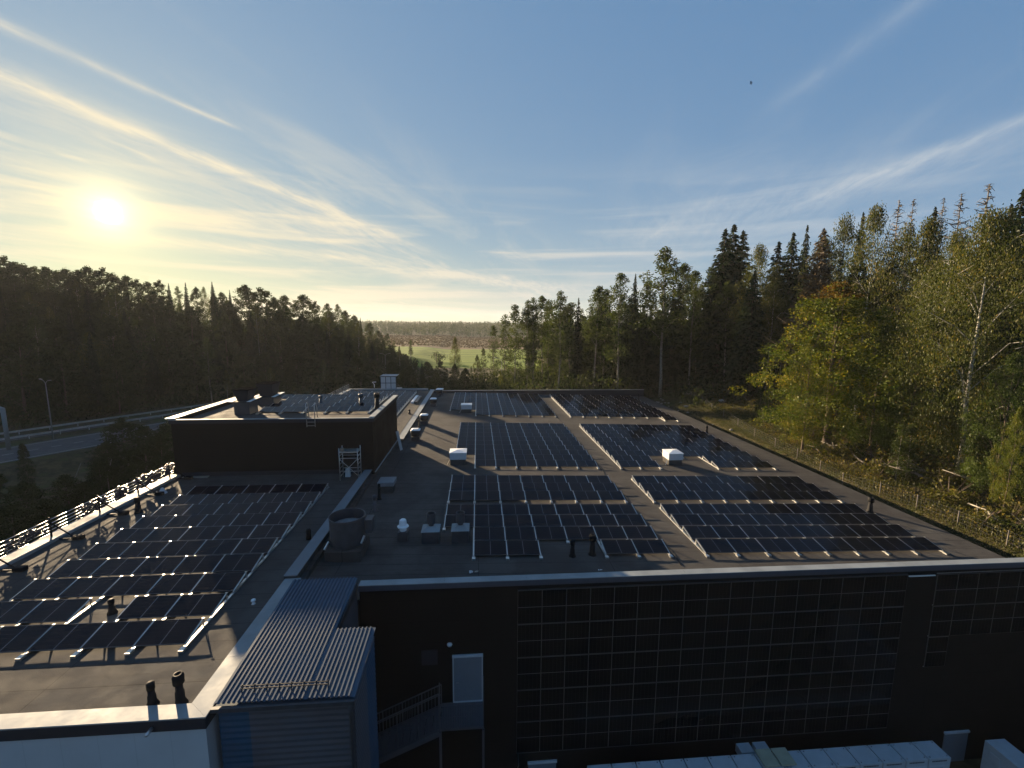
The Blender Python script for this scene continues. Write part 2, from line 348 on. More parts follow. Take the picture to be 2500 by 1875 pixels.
def gmat():
    m=bpy.data.materials.new('ground'); m.use_nodes=True; t=NT(m.node_tree)
    b=t.n('ShaderNodeBsdfPrincipled'); o=t.n('ShaderNodeOutputMaterial'); t.put(o.inputs[0],b.outputs[0]); b.inputs['Roughness'].default_value=.95; b.inputs['Specular IOR Level'].default_value=.1
    g=t.n('ShaderNodeNewGeometry').outputs['Position']; x,y,z=sep(t,g)
    forest=t.ramp(t.noise(g,.9,6,.65),[(.3,(.022,.024,.012)),(.48,(.05,.042,.022)),(.62,(.085,.065,.035)),(.78,(.05,.06,.02))])
    sc=t.mix(t.mr(t.noise(g,.25,4,.6),.5,.62),forest,(.055,.06,.02))
    nw=t.m('MULTIPLY',t.m('SUBTRACT',t.noise(g,.012,4,.5),.5),60)
    yy=t.m('ADD',y,nw)
    field=t.ramp(t.noise(t.vm('MULTIPLY',g,(.02,.12,1)),1,4,.5),[(.35,(.075,.125,.010)),(.6,(.13,.19,.018))])
    marsh=t.ramp(t.noise(t.vm('MULTIPLY',g,(.02,.05,1)),1.2,6,.65),[(.35,(.05,.045,.022)),(.5,(.12,.085,.045)),(.65,(.16,.115,.06))])
    c=t.mix(t.m('MULTIPLY',t.mr(yy,215,222),t.mr(z,-5.5,-7.5)),sc,field); c=t.mix(t.m('MULTIPLY',t.mr(yy,372,380),t.mr(z,-5.5,-7.5)),c,marsh); c=t.mix(t.mr(yy,650,665),c,(.03,.035,.015))
    t.put(b.inputs['Base Color'],c)
    bp=t.n('ShaderNodeBump'); bp.inputs['Strength'].default_value=.8; bp.inputs['Distance'].default_value=.25; t.put(bp.inputs['Height'],t.noise(g,1.6,6,.7)); t.put(b.inputs['Normal'],bp.outputs[0])
    return m
gm.materials.append(gmat()); tag(link('ground',gm),'dark forest ground with a green field and brown marsh in the valley','ground',kind='structure')
# road
tdir=Vector((.57,.82,0)).normalized(); ndir=Vector((.82,-.57,0)).normalized(); O=Vector((-75,82,0))
def strip(name,s0,s1,z,m,label,l0=-120,l1=45,n=30,kind='structure'):
    mb=MB()
    for i in range(n):
        a=l0+(l1-l0)*i/n; b=l0+(l1-l0)*(i+1)/n
        q=[O+tdir*a+ndir*s0,O+tdir*a+ndir*s1,O+tdir*b+ndir*s1,O+tdir*b+ndir*s0]
        mb.face([(p.x,p.y,z) for p in q])
    return tag(build(mb,name,m),label,name.replace('_',' '),kind=kind)
M['asphalt']=mat('asphalt',(.042,.043,.046),.8,0,.15,.8,.2,40)
M['asphalt2']=mat('worn_asphalt',(.06,.06,.062),.8,0,.15,.8,.2,40)
M['roadpaint']=mat('road_paint',(.25,.25,.24),.6,0,.1)
strip('road',1.0,12.6,-7.93,M['asphalt'],'grey main road curving past below the wooded hill')
strip('path',-13.4,-11.6,-7.94,M['asphalt2'],'pale foot path strip along the foot of the hill')
strip('service_road',-8.4,-4.2,-7.94,M['asphalt'],'narrow service road behind the main road')
for s in (2.0,6.9,11.9):
    mb=MB()
    for i in range(60 if s==6.9 else 30):
        L=165/(60 if s==6.9 else 30); a=-120+i*L; b=a+(L*.45 if s==6.9 else L)
        q=[O+tdir*a+ndir*(s-.09),O+tdir*a+ndir*(s+.09),O+tdir*b+ndir*(s+.09),O+tdir*b+ndir*(s-.09)]; mb.face([(p.x,p.y,-7.924) for p in q])
    tag(build(mb,'road_marking',M['roadpaint']),'white painted line on the main road','road marking',kind='structure')
# guard rails
for s,lab in ((-3.6,'steel guard rail between the main road and the service road'),(-9.4,'steel guard rail beyond the service road')):
    gr=thing('guard_rail',lab,'guard rail',O+ndir*s+Vector((0,0,-8)))
    mb=MB(); mb.bar(O+tdir*-110+ndir*s+Vector((0,0,-7.35)),O+tdir*45+ndir*s+Vector((0,0,-7.35)),.06,.34); build(mb,'rail',M['galv'],gr)
    for k in range(0,39):
        mb=MB(); p=O+tdir*(-110+4*k)+ndir*(s+.06); mb.box(p.x-.05,p.x+.05,p.y-.05,p.y+.05,-8.02,-7.25); build(mb,'post',M['galv'],gr)
def street_lamp(loc,h,ang,label,double=False):
    t=thing('street_lamp',label,'street lamp',loc,None); l=Vector(loc)
    mb=MB(); mb.tube([l+Vector((0,0,-.3)),l+Vector((0,0,h))],[.11,.06],8); build(mb,'pole',M['post'],t,True)
    for sgn in ((1,-1) if double else (1,)):
        d=Vector((math.cos(ang)*sgn,math.sin(ang)*sgn,0)); mb=MB()
        mb.tube([l+Vector((0,0,h-.1)),l+d*.6+Vector((0,0,h+.35)),l+d*1.5+Vector((0,0,h+.55))],.045,6); build(mb,'arm',M['post'],t,True)
        mb=MB(); mb.bar(l+d*1.4+Vector((0,0,h+.55)),l+d*2.1+Vector((0,0,h+.6)),.28,.12); build(mb,'lamp_head',M['post'],t)
    return t
street_lamp((-74.87,82.1,-8),10.0,R(150),'tall grey street lamp standing beside the road at left',True)
p=P(1193,968,-3.0); street_lamp((6.5,118,-3.0),6.0,R(10),'small twin-headed street lamp behind the far roof edge',True)
q=P(940,885,-9); street_lamp((-36,176,-9),9,R(10),'twin-headed street lamp among dark trees left of the green field',True)
# sign gantry at the left edge
t=thing('road_sign_gantry','pale steel road gantry post at the left edge beyond the railing','road sign',(-76,66,-8))
mb=MB(); a=P(22,1098,-8); b=Pv(6,985,a.y)
mb.tube([a,(a.x,a.y,-1.2)],.28,8); build(mb,'post',M['post'],t,True)
mb=MB(); a2=a+ndir*-7; mb.tube([a2,(a2.x,a2.y,-.8)],.28,8); build(mb,'post',M['post'],t,True)
mb=MB(); mb.bar((a.x,a.y,-1.5),(a2.x,a2.y,-1.5),.5,.7); build(mb,'beam',M['post'],t)
exec_later=[]
# ------------------------------------------------------------------ main warehouse
wh=thing('warehouse','long black-clad warehouse with flat felt roof full of solar panels','building',(0,19.46,-11))
FV=19.46
mb=MB(); mb.hexa([(-5.55,FV,-11.2),(31.3,FV,-11.2),(31.3,80.6,-11.2),(-5.55,80.6,-11.2),(-5.55,FV,.55),(31.3,FV,-.95),(31.3,80.6,-.95),(-5.55,80.6,.55)])
mb.v=[(x,y,(z if z<-10 else rz(x)-.12)) for x,y,z in mb.v]; build(mb,'wall',M['clad'],wh)
mb=MB(); mb.face([(-8.7,FV+.02,rz(-8.7)),(31.5,FV+.02,rz(31.5)),(31.5,80.7,rz(31.5)),(-8.7,80.7,rz(-8.7))]); mb.hexa([(-8.8,19.8,-11),(-5.5,19.8,-11),(-5.5,80.6,-11),(-8.8,80.6,-11),(-8.8,19.8,rz(-8.8)-.04),(-5.5,19.8,rz(-5.5)-.04),(-5.5,80.6,rz(-5.5)-.04),(-8.8,80.6,rz(-8.8)-.04)])
mb.face([(31.503,FV,rz(31.5)-.25),(31.503,80.7,rz(31.5)-.25),(31.503,80.7,rz(31.5)+.001),(31.503,FV,rz(31.5)+.001)]); build(mb,'roof_deck',M['felt'],wh)
# front parapet (cap + fascia + upstand)
def capbox(mb,u0,v0,u1,v1,w,z0,z1,th=.05,m=0):
    """a thin folded cap following a straight run, w wide to the left of the run"""
    a=Vector((u0,v0,0));b=Vector((u1,v1,0));d=(b-a).normalized();n=Vector((-d.y,d.x,0))*w
    mb.hexa([(a.x,a.y,z0-th),(b.x,b.y,z1-th),(b.x+n.x,b.y+n.y,z1-th),(a.x+n.x,a.y+n.y,z0-th),(a.x,a.y,z0),(b.x,b.y,z1),(b.x+n.x,b.y+n.y,z1),(a.x+n.x,a.y+n.y,z0)],m)
mb=MB()
us=[-5.5,-1.6,2.3,6.2,10.1,14,17.9,21.8,25.7,29.6,31.6]
for a,b in zip(us[:-1],us[1:]):
    za,zb=.97-.0035*(a+5.5),.97-.0035*(b+5.5); capbox(mb,a+.006,FV-.18,b-.006,FV-.18,.42,za,zb,.04)
build(mb,'parapet_cap',M['cap'],wh)
mb=MB(); mb.hexa([(-5.52,FV-.16,.66),(31.55,FV-.16,.53),(31.55,FV-.02,.53),(-5.52,FV-.02,.66),(-5.52,FV-.16,.925),(31.55,FV-.16,.80),(31.55,FV-.02,.80),(-5.52,FV-.02,.925)]); build(mb,'fascia',M['fascia2'],wh)
mb=MB(); mb.hexa([(-5.5,FV-.012,-1.3),(31.5,FV-.012,-1.3),(31.5,FV+.08,-1.3),(-5.5,FV+.08,-1.3),(-5.5,FV-.012,.925),(31.5,FV-.012,.80),(31.5,FV+.08,.80),(-5.5,FV+.08,.925)]); build(mb,'wall_top',M['clad'],wh)
mb=MB(); mb.hexa([(-5.5,FV+.085,-1),(31.5,FV+.085,-1),(31.5,FV+.22,-1),(-5.5,FV+.22,-1),(-5.5,FV+.085,.92),(31.5,FV+.085,.795),(31.5,FV+.22,.795),(-5.5,FV+.22,.92)]); build(mb,'upstand',M['felt'],wh)
# rear parapet
mb=MB()
for k in range(8):
    a=-7.9+k*4.93; capbox(mb,a+(.03 if k==5 else .006),80.62,a+4.92,80.62,.34,.52,.52,.05)
build(mb,'parapet_cap',M['cap'],wh)
mb=MB(); mb.box(-7.9,31.5,80.66,80.9,-2,.47); build(mb,'upstand',M['fascia'],wh)
mb=MB(); mb.box(2.93,3.03,80.55,80.98,.5,.78); build(mb,'post',M['black'],wh)
# middle parapet : near run (grey), sliver beside tower, far run
mb=MB(); mb.box(-9.3,-8.74,20.45,35.8,-.4,.88); mb.box(-8.735,-8.5,20.45,47,.2,.5) ; build(mb,'upstand',M['felt'],wh)
mb=MB()
for a,b in ((20.42,25),(25.02,30),(30.02,35.78)): capbox(mb,-8.66,a,-8.66,b,.62,.93,.93,.05)
build(mb,'parapet_cap',M['capdark'],wh)
mb=MB(); capbox(mb,-8.38,35.8,-8.38,46.6,.1,.72,.62,.04); build(mb,'flashing',M['cap'],wh)
mb=MB()
for k in range(8): capbox(mb,-7.9,46.6+k*4.38,-7.9,46.6+k*4.38+4.36,.84,.60,.60,.05)
build(mb,'parapet_cap',M['cap'],wh)
mb=MB(); mb.box(-8.7,-7.98,46.6,81.6,-.6,.55); build(mb,'upstand',M['felt'],wh)
# white wing
ZW=.62
ww=thing('white_wing','white-panelled wing with brown felt roof and pale metal roof edge','building',(-16,13,-11))
mb=MB(); mb.hexa([(-24.1,12.95,-11),(-8.56,12.95,-11),(-8.56,20.4,-11),(-24.1,20.4,-11),(-24.1,12.95,.5),(-8.56,12.95,.5),(-8.56,20.4,.5),(-24.1,20.4,.5)]); mb.box(-24.1,-9.3,20.4,81,-11,.5); build(mb,'wall',M['whitewall'],ww)
mb=MB(); mb.face([(-24.05,13.0,ZW),(-9.2,13.0,ZW),(-9.2,35.86,ZW),(-24.05,35.86,ZW)]); mb.face([(-22.9,46.6,ZW),(-8.6,46.6,ZW),(-8.6,80.8,ZW),(-22.9,80.8,ZW)]); build(mb,'roof_deck',M['felt'],ww)
mb=MB(); z=.80
mb.hexa([(-24.3,12.84,z-.05),(-8.47,12.84,z-.05),(-9.22,13.42,z-.05),(-24.3,13.42,z-.05),(-24.3,12.84,z),(-8.47,12.84,z),(-9.22,13.42,z-.02),(-24.3,13.42,z-.02)])
ys=[12.84,15.4,18,20.41]
for i,(a,b) in enumerate(zip(ys[:-1],ys[1:])):
    a2=13.42 if i==0 else a
    mb.hexa([(-8.47,a+.004,z-.05),(-8.47,b-.004,z-.05),(-9.22,b-.004,z-.07),(-9.22,a2+.004,z-.07),(-8.47,a+.004,z),(-8.47,b-.004,z),(-9.22,b-.004,z-.02),(-9.22,a2+.004,z-.02)])
cap_o=build(mb,'parapet_cap',M['cap'],ww)
mb=MB(); mb.box(-24.2,-8.50,12.87,12.945,.35,.745); mb.box(-8.555,-8.50,12.95,20.4,.35,.745); build(mb,'fascia',M['fascia'],ww)
# left edge of wing: wide pale cap / gutter
mb=MB()
for k in range(7):
    a=13.44+k*3.2; b=min(a+3.18,35.85); mb.hexa([(-24.35,a,.80),(-23.75,a,.74),(-23.75,b,.74),(-24.35,b,.80),(-24.35,a,.85),(-23.75,a,.79),(-23.75,b,.79),(-24.35,b,.85)])
mb.box(-23.74,-23.66,13.44,35.85,.64,.76)
build(mb,'gutter_cap',M['cap'],ww)
mb=MB(); mb.box(-23.2,-22.65,60,80.5,.64,.86); mb.box(-23.2,-9,80.5,80.9,.64,.92); build(mb,'parapet_cap',M['cap'],ww)
# outlet spout on the white wall
sp=Pv(352,1785,12.7); mb=MB(); mb.tube([Pv(372,1776,12.93),Pv(357,1796,12.45)],.05,8); build(mb,'spout',M['galv'],ww,True)
# ------------------------------------------------------------------ dark upper block (tower)
tw=thing('upper_storey','black box-shaped upper storey rising from the left roof','building',(-16,35.8,.6))
mb=MB(); mb.box(-24.0,-8.52,35.86,46.6,.1,4.98)
mb.box(-24.0,-23.75,35.86,46.6,4.98,5.28); mb.box(-8.8,-8.52,35.86,46.6,4.98,5.28); build(mb,'wall',M['clad'],tw)
mb=MB(); mb.face([(-23.7,35.9,5.0),(-8.85,35.9,5.0),(-8.85,46.5,5.0),(-23.7,46.5,5.0)]); build(mb,'roof_deck',M['felt'],tw)
mb=MB(); mb.box(-24.1,-8.38,35.74,35.855,4.93,5.22); mb.box(-8.5,-8.38,35.86,46.7,4.93,5.22); build(mb,'fascia',M['fascia'],tw)
mb=MB(); mb.box(-24.12,-8.36,35.72,35.95,5.23,5.27); mb.box(-24.5,-23.75,35.96,46.7,5.285,5.33); mb.box(-8.82,-8.36,35.96,46.7,5.285,5.33); build(mb,'parapet_cap',M['cap'],tw)
mb=MB(); mb.box(-23.5,-9.4,35.78,35.85,.63,.95); build(mb,'base_flashing',M['fascia'],tw)
# ladder hoops at front edge
ld=thing('roof_ladder','slim ladder with curved handrails over the front edge of the black upper storey','ladder',(-12.9,35.7,5.2))
for du in (-13.6,-12.95):
    mb=MB(); pts=[(du,35.62,4.6),(du,35.62,6.3)]+[(du,35.62+.22*(1-math.cos(a)),6.3+.22*math.sin(a)) for a in (R(45),R(90),R(135))]+[(du,36.1,6.2),(du,36.2,5.05)]
    mb.tube(pts,.03,6); build(mb,'handrail',M['galv'],ld,True)
mb=MB()
for z in (4.7,5.0): mb.bar((-13.6,35.62,z),(-12.95,35.62,z),.03)
build(mb,'rung',M['galv'],ld)
# ------------------------------------------------------------------ corrugated annex
an=thing('corrugated_annex','small annex with blue-grey corrugated roof and blue sheet walls','building',(-6,14,-11))
def zr_(v): return .92+(v-13.2)/(19.4-13.2)*.36
mb=MB(); pit=.155
def corr(mb,u0,u1,v0,v1,m=0):
    n=int((u1-u0)/pit); pr=[]
    for i in range(n):
        a=u0+i*pit
        pr+=[(a,0),(a+.05,0),(a+.068,.05),(a+.122,.05),(a+.14,0)]
    pr.append((u1,0))
    for (a,za),(b,zb) in zip(pr[:-1],pr[1:]):
        mb.face([(a,v0,zr_(v0)+za),(b,v0,zr_(v0)+zb),(b,v1,zr_(v1)+zb),(a,v1,zr_(v1)+za)],m)
corr(mb,-8.42,-5.55,13.16,19.42); corr(mb,-5.55,-4.02,13.16,16.22)
mb.box(-8.42,-5.6,13.2,19.4,.6,.78); mb.box(-5.6,-4.08,13.2,16.15,.6,.78); build(mb,'roof',M['corr'],an)
def ripple(mb,x0,y0,x1,y1,z0,z1,m=0,step=.09,dep=.018):
    L=math.hypot(x1-x0,y1-y0); n=max(2,int(L/step)); dx,dy=(x1-x0)/L,(y1-y0)/L; nx_,ny_=dy,-dx
    pts=[]
    for i in range(n+1):
        o=dep*(i%2); pts.append((x0+dx*L*i/n+nx_*o,y0+dy*L*i/n+ny_*o))
    for (a,b),(c,d) in zip(pts[:-1],pts[1:]): mb.face([(a,b,z0),(c,d,z0),(c,d,z1),(a,b,z1)],m)
def hrip(mb,x0,y0,x1,y1,z0,z1,m=0,step=.11,dep=.02):
    L=math.hypot(x1-x0,y1-y0); dx,dy=(x1-x0)/L,(y1-y0)/L; nx_,ny_=dy*dep,-dx*dep; n=int((z1-z0)/step)
    for i in range(n):
        a=z0+(z1-z0)*i/n;b=z0+(z1-z0)*(i+1)/n; oa,ob=(0,1) if i%2 else (1,0)
        mb.face([(x0+nx_*oa,y0+ny_*oa,a),(x1+nx_*oa,y1+ny_*oa,a),(x1+nx_*ob,y1+ny_*ob,b),(x0+nx_*ob,y0+ny_*ob,b)],m)
mb=MB(); hrip(mb,-8.36,13.3,-7.42,13.3,-11,.78,1); hrip(mb,-7.42,13.3,-4.1,13.3,-11,.78,0)
hrip(mb,-4.1,13.3,-4.1,14.9,-11,.78,0); hrip(mb,-4.1,14.9,-4.1,16.15,-11,.78,1)
mb.face([(-5.6,16.15,-11),(-4.1,16.15,-11),(-4.1,16.15,.78),(-5.6,16.15,.78)],0); mb.face([(-5.6,19.4,-11),(-5.6,16.15,-11),(-5.6,16.15,.8),(-5.6,19.4,1.1)],0)
build(mb,'wall',[M['annexgrey'],M['annexblue']],an)
mb=MB(); mb.box(-8.44,-4.0,13.03,13.15,.72,.86); build(mb,'gutter',M['duct'],an)
mb=MB(); mb.tube([(-4.18,13.08,.72),(-4.18,13.2,.35),(-4.18,13.2,-11)],.06,8); build(mb,'downpipe',M['duct'],an,True)
mb=MB(); 
for z in (.14,.24): mb.bar((-7.75,13.55,zr_(13.55)+z),(-4.95,13.55,zr_(13.55)+z),.028)
for i in range(8):
    u=-7.7+i*.39; mb.bar((u,13.5,zr_(13.5)+.04),(u,13.57,zr_(13.5)+.28),.03)
build(mb,'snow_guard',M['fascia'],an)
# ------------------------------------------------------------------ facade things
dr=link('door',None,wh,(0,0,0)); dr.location=Vector((-.53,FV,-5.4))-wh.location
def part(mb,name,m,par,root):                      # sub-part in world coordinates below a located part
    o=build(mb,name,m,None); o.parent=par; o.location=-(Vector(root.location)+Vector(par.location)); return o
mb=MB(); mb.box(-1.19,.13,FV-.045,FV-.002,-5.4,-3.05); part(mb,'door_leaf',M['doorgrey'],dr,wh)
mb=MB(); mb.box(-1.27,.21,FV-.09,FV-.002,-3.04,-2.92); mb.box(-1.26,-1.2,FV-.07,FV-.002,-5.42,-3.05); mb.box(.14,.20,FV-.07,FV-.002,-5.42,-3.05); mb.box(-1.25,.19,FV-.1,FV-.002,-5.5,-5.42); part(mb,'frame',M['lightgrey'],dr,wh)
mb=MB(); mb.bar((-1.1,FV-.1,-4.35),(-.96,FV-.1,-4.35),.03); part(mb,'handle',M['galv'],dr,wh)
for u0,u1,zt in ((25.5,26.9,-9.1),(2.5,3.92,-9.12)):
    mb=MB(); mb.box(u0,u1,FV-.05,FV-.002,-11,zt-.12); d=build(mb,'door',M['doorgrey'],wh)
    mb=MB(); mb.box(u0-.04,u1+.04,FV-.09,FV-.002,zt-.115,zt); build(mb,'door_head',M['lightgrey'],wh)
mb=MB(); mb.box(-2.73,-1.97,FV-.06,FV-.002,-3.36,-2.6); build(mb,'louvre',M['fascia'],wh)
mb=MB(); mb.lathe((0,0,0),[(.0,-.1),(.09,-.08),(.13,0),(.12,.05),(.0,.1)],14); mb.v=[(x-1.38,FV-.12+y*.8,z-2.28) for x,y,z in mb.v]; tag(build(mb,'wall_lamp',M['lightgrey'],wh,True),None)
mb=MB(); mb.box(22.03,23.49,FV-.07,FV-.013,.20,.25); build(mb,'light_strip',M['white'],wh)
# facade PV
FRM=M['modframe']
def module(w,h,th,name,vert=False):
    mb=MB(); f=.014 if vert else .018
    if not vert:
        mb.box(0,w,0,h,-th,0,1)
        mb.face([(f,f,.002),(w-f,f,.002),(w-f,h-f,.002),(f,h-f,.002)],0)
    else:
        mb.box(0,w,-th,0,0,h,1); mb.face([(f,-th-.002,f),(w-f,-th-.002,f),(w-f,-th-.002,h-f),(f,-th-.002,h-f)],0)
    return mb.mesh(name,[M['cellz' if vert else 'cellx'],M['blackframe'] if vert else FRM])
q,hh,u0f,zt=1.1807,.8885*2,1.868,.344
fm=module(q-.014,hh-.05,.04,'facade_module',True)
fa=thing('facade_solar_array','large wall-mounted grid of dark solar panels on the black front wall','solar array',(u0f,FV,zt-5*hh))
for r in range(5):
    for c in range(17):
        link('solar_panel',fm,fa,(c*q+.01,-.03,r*hh+.02))
mb=MB()
for r in range(6): mb.bar((u0f,FV-.045,zt-r*hh),(u0f+17*q,FV-.045,zt-r*hh),.06,.038)
build(mb,'mounting_rail',M['duct'],fa)
fb=thing('facade_solar_array','smaller stepped group of wall solar panels at the right end of the facade','solar array',(23.6,FV,zt-3*hh-.03))
for r in range(2):
    for c in range(7): link('solar_panel',fm,fb,(c*q+.01,-.03,(2-r)*hh))
link('solar_panel',fm,fb,(.01,-.03,0))
mb=MB(); 
for r in range(3): mb.bar((23.6,FV-.02,zt-r*hh-.03),(23.6+7*q,FV-.02,zt-r*hh-.03),.03,.028)
mb.bar((23.6,FV-.02,zt-3*hh-.03),(23.6+q,FV-.02,zt-3*hh-.03),.03,.028); build(mb,'mounting_rail',M['galv'],fb)
# stair
st=thing('steel_staircase','dark steel outdoor staircase and landing below the grey door','staircase',(-1.7,18.6,-11))
mb=MB(); mb.box(-1.78,.22,17.95,19.4,-5.52,-5.44); build(mb,'landing',M['railgrey'],st)
for (u,v) in ((-1.76,17.95),(.2,17.95)):
    mb=MB(); mb.bar((u,v,-11),(u,v,-5.53),.1); build(mb,'post',M['railgrey'],st)
mb=MB(); mb.bar((.2,17.9,-5.45),(.2,17.9,-2.75),.05); build(mb,'post',M['railgrey'],st)
mb=MB(); mb.bar((-1.76,17.9,-5.45),(-1.76,17.9,-3.0),.05); build(mb,'post',M['railgrey'],st)
def railing(a,b,h,n,name='railing',mid=True):
    mb=MB(); a=Vector(a);b=Vector(b); H_=Vector((0,0,h))
    mb.bar(a+H_,b+H_,.045); mb.bar(a+Vector((0,0,.12)),b+Vector((0,0,.12)),.03)
    if mid: mb.bar(a+H_*.55,b+H_*.55,.025)
    for i in range(n+1):
        p=a.lerp(b,i/n); mb.bar(p+Vector((0,0,.05 if i%6==0 else .12)),p+H_,.035 if i%6==0 else .014)
    return build(mb,name,M['railgrey'],st)
railing((-1.76,17.9,-5.45),(.2,17.9,-5.45),1.28,18)
L_=Vector((-5.6,0,-2.5)); a=Vector((-1.8,17.9,-5.45))
railing(a+L_,a,1.9,36,mid=False); railing(Vector((-1.8,19.2,-5.45))+L_,(-1.8,19.2,-5.45),1.2,36)
mb=MB(); mb.bar(a+L_+Vector((0,0,-.1)),a+Vector((0,0,-.1)),.06,.28); mb.bar(Vector((-1.8,19.2,-5.55))+L_,(-1.8,19.2,-5.55),.06,.28); build(mb,'stringer',M['railgrey'],st)
for i in range(16):
    p=a+L_*((i+.5)/16); mb=MB(); mb.box(p.x-.15,p.x+.15,17.95,19.15,p.z-.03,p.z+.01); build(mb,'step',M['railgrey'],st)
# battery cabinets
def cabinet(u,label):
    z=-8.25; w=1.15; v0,v1=17.36,18.28
    c=thing('battery_cabinet',label,'cabinet',(u,v0,-11),'white battery cabinets in a row along the front wall')
    mb=MB(); mb.box(0,w,0,v1-v0,.06,z+11); b=link('body',mb.mesh('cabinet_body',M['cabinet']),c,(0,0,0))
    mb=MB(); mb.box(.05,w-.05,-.03,-.002,.2,z+10.62); link('door',mb.mesh('cabinet_door',M['lightgrey']),c,(0,0,0))
    mb=MB(); mb.box(.3,.75,-.036,-.032,z+10.25,z+10.5); link('screen',mb.mesh('cabinet_screen',M['purple']),c,(0,0,0))
    mb=MB()
    for x in (.12,w-.12):
        for y in (.1,v1-v0-.1): mb.tube([(x,y,z+11),(x,y,z+11.06)],.035,6)
    link('lifting_lug',mb.mesh('lifting_lug',M['galv']),c,(0,0,0))
    mb=MB()                                     # illegible dark print across the top of the front
    x=.16
    for wd in (.06,.05,.02,.07,.05,.06,.04,.06,.05,.06,.04,.05): mb.box(x,x+wd,-.006,-.002,z+10.83,z+10.9); x+=wd+.016
    link('print',mb.mesh('cabinet_print',M['duct']),c,(0,0,0)); return c
names=['white battery cabinet at the right end of the cabinet row']+['white battery cabinet number %s from the right end of the row'%s for s in ('two','three','four','five','six','seven','eight','nine','ten','eleven','twelve','thirteen','fourteen','fifteen')]
proto=None; kids=None
for i in range(15):
    u=23.37-(i+1)*1.212+.03
    if proto is None: proto=cabinet(u,names[0])
    else:
        c=copy_tree(proto); c.location=(u,17.36,-11); c['label']=names[i]
for i,(pl,lab) in enumerate((((1820,1650+520/2.765),'beige flat lid lying on the cabinets, left of two'),((1862,1650+510/2.765),'beige flat lid lying on the cabinets, right of two'))):
    mb=MB(); u=13.75+i*.84; mb.box(u,u+.76,17.5,18.35,-8.18,-8.10); tag(build(mb,'lid_panel',M['beige']),lab,'panel')
for i,u in enumerate((13.83,14.72)):
    a=thing('air_conditioner','white air conditioner box on the front wall, %s of the pair'%('left' if i==0 else 'right'),'air conditioner',(u,19.0,-9.3),'pair of wall air conditioners')
    mb=MB(); mb.box(u-.36,u+.34,18.86,19.4,-9.3,-8.86); build(mb,'body',M['cabinet'],a)
    mb=MB(); mb.bar((u-.3,19.42,-9.33),(u-.3,18.86,-9.33),.05); mb.bar((u+.3,19.42,-9.33),(u+.3,18.86,-9.33),.05); build(mb,'bracket',M['galv'],a)
    mb=MB(); mb.box(u-.2,u+.2,18.845,18.858,-9.22,-8.94); build(mb,'grille',M['fascia'],a)
bx=thing('equipment_container','long white equipment container with side vent grilles at bottom right','container',(26.6,14,-11))
mb=MB(); mb.box(26.1,27.2,10.5,18.1,-10.9,-8.25); build(mb,'body',M['cabinet'],bx)
for (a,b,c,d) in ((17.35,17.8,-9.0,-8.6),(15.6,16.7,-9.7,-8.75),(13.4,14.5,-9.7,-8.75)):
    mb=MB(); mb.box(26.06,26.098,a,b,c,d); 
    for k in range(6): mb.box(26.045,26.06,a,b,c+(d-c)*k/6,c+(d-c)*(k+.4)/6)
    build(mb,'vent_grille',M['lightgrey'],bx)
for v in (17.0,16.9): 
    mb=MB(); mb.box(26.05,26.098,v-.03,v,-9.9,-9.65); build(mb,'latch',M['black'],bx)
cable=MB(); cable.tube([(1.95,FV-.06,-8.55),(2.0,FV-.08,-9.2),(1.8,FV-.06,-10),(1.75,FV-.06,-11)],.012,5); tag(build(cable,'wall_cable',M['galv']),'thin cable hanging down the wall from the lower left corner of the panel grid','cable')
# ------------------------------------------------------------------ roof PV arrays
PP=1.8772; TILT=R(11.5); MD=1.18
mm=module(PP-.05,MD,.035,'roof_module')
def array(label,u0,cells,vb,zf,sl=SL,lo=.11,slope=True):
    """cells: set of (row,col); vb[row]=v of the low front edge; zf(u)=roof height"""
    rows=sorted({r for r,c in cells}); cols=sorted({c for r,c in cells})
    root=thing('solar_array',label,'solar array',(u0+cols[0]*PP,min(vb[r] for r in rows),zf(u0+cols[0]*PP)))
    for r,c in sorted(cells):
        u=u0+c*PP+.025
        o=link('solar_panel',mm,root,Vector((u,vb[r],zf(u)+lo+.05))-root.location); o.rotation_euler=Euler((TILT+random.uniform(-.009,.009),math.atan(-sl),0),'XYZ')
    for i in range(cols[0],cols[-1]+2):
        rr=[r for r in rows if (r,i) in cells or (r,i-1) in cells]
        if not rr: continue
        rr.sort(); runs=[[rr[0]]]
        for r in rr[1:]:
            if r==runs[-1][-1]+1: runs[-1].append(r)
            else: runs.append([r])
        u=u0+i*PP; z=zf(u)
        for run in runs:
            mb=MB(); a=min(vb[r] for r in run)-.28; b=max(vb[r] for r in run)+MD+.12
            mb.box(u-.055,u+.055,a,b,z+.02,z+.085)
            mb.box(u-.09,u+.09,a-.03,a+.22,z+.005,z+.1)
            for r in run:
                hi=z+lo+.05+math.sin(TILT)*MD; vt=vb[r]+MD*math.cos(TILT)
                mb.bar((u,vb[r]-.02,z+lo+.01),(u,vt,hi-.03),.045,.04); mb.bar((u,vt-.02,z+.05),(u,vt-.02,hi-.03),.04); mb.bar((u,vt-.02,hi-.03),(u,vt+.1,z+.07),.02)
                mb.box(u-.05,u+.05,vb[r]+MD-.06,vb[r]+MD,hi-.0,hi+.012)
            build(mb,'mounting_rail',M['alu'],root)
    return root
def rect(r0,r1,c0,c1): return {(r,c) for r in range(r0,r1) for c in range(c0,c1)}
L0,R0=-.2501,13.1656
vb4={r:28.32-1.745*r for r in range(4)}; vb3={r:34.25-1.73*r for r in range(3)}; vb2={r:53.8-1.703*r for r in range(10)}; vb1={r:77.55-1.68*r for r in range(12)}
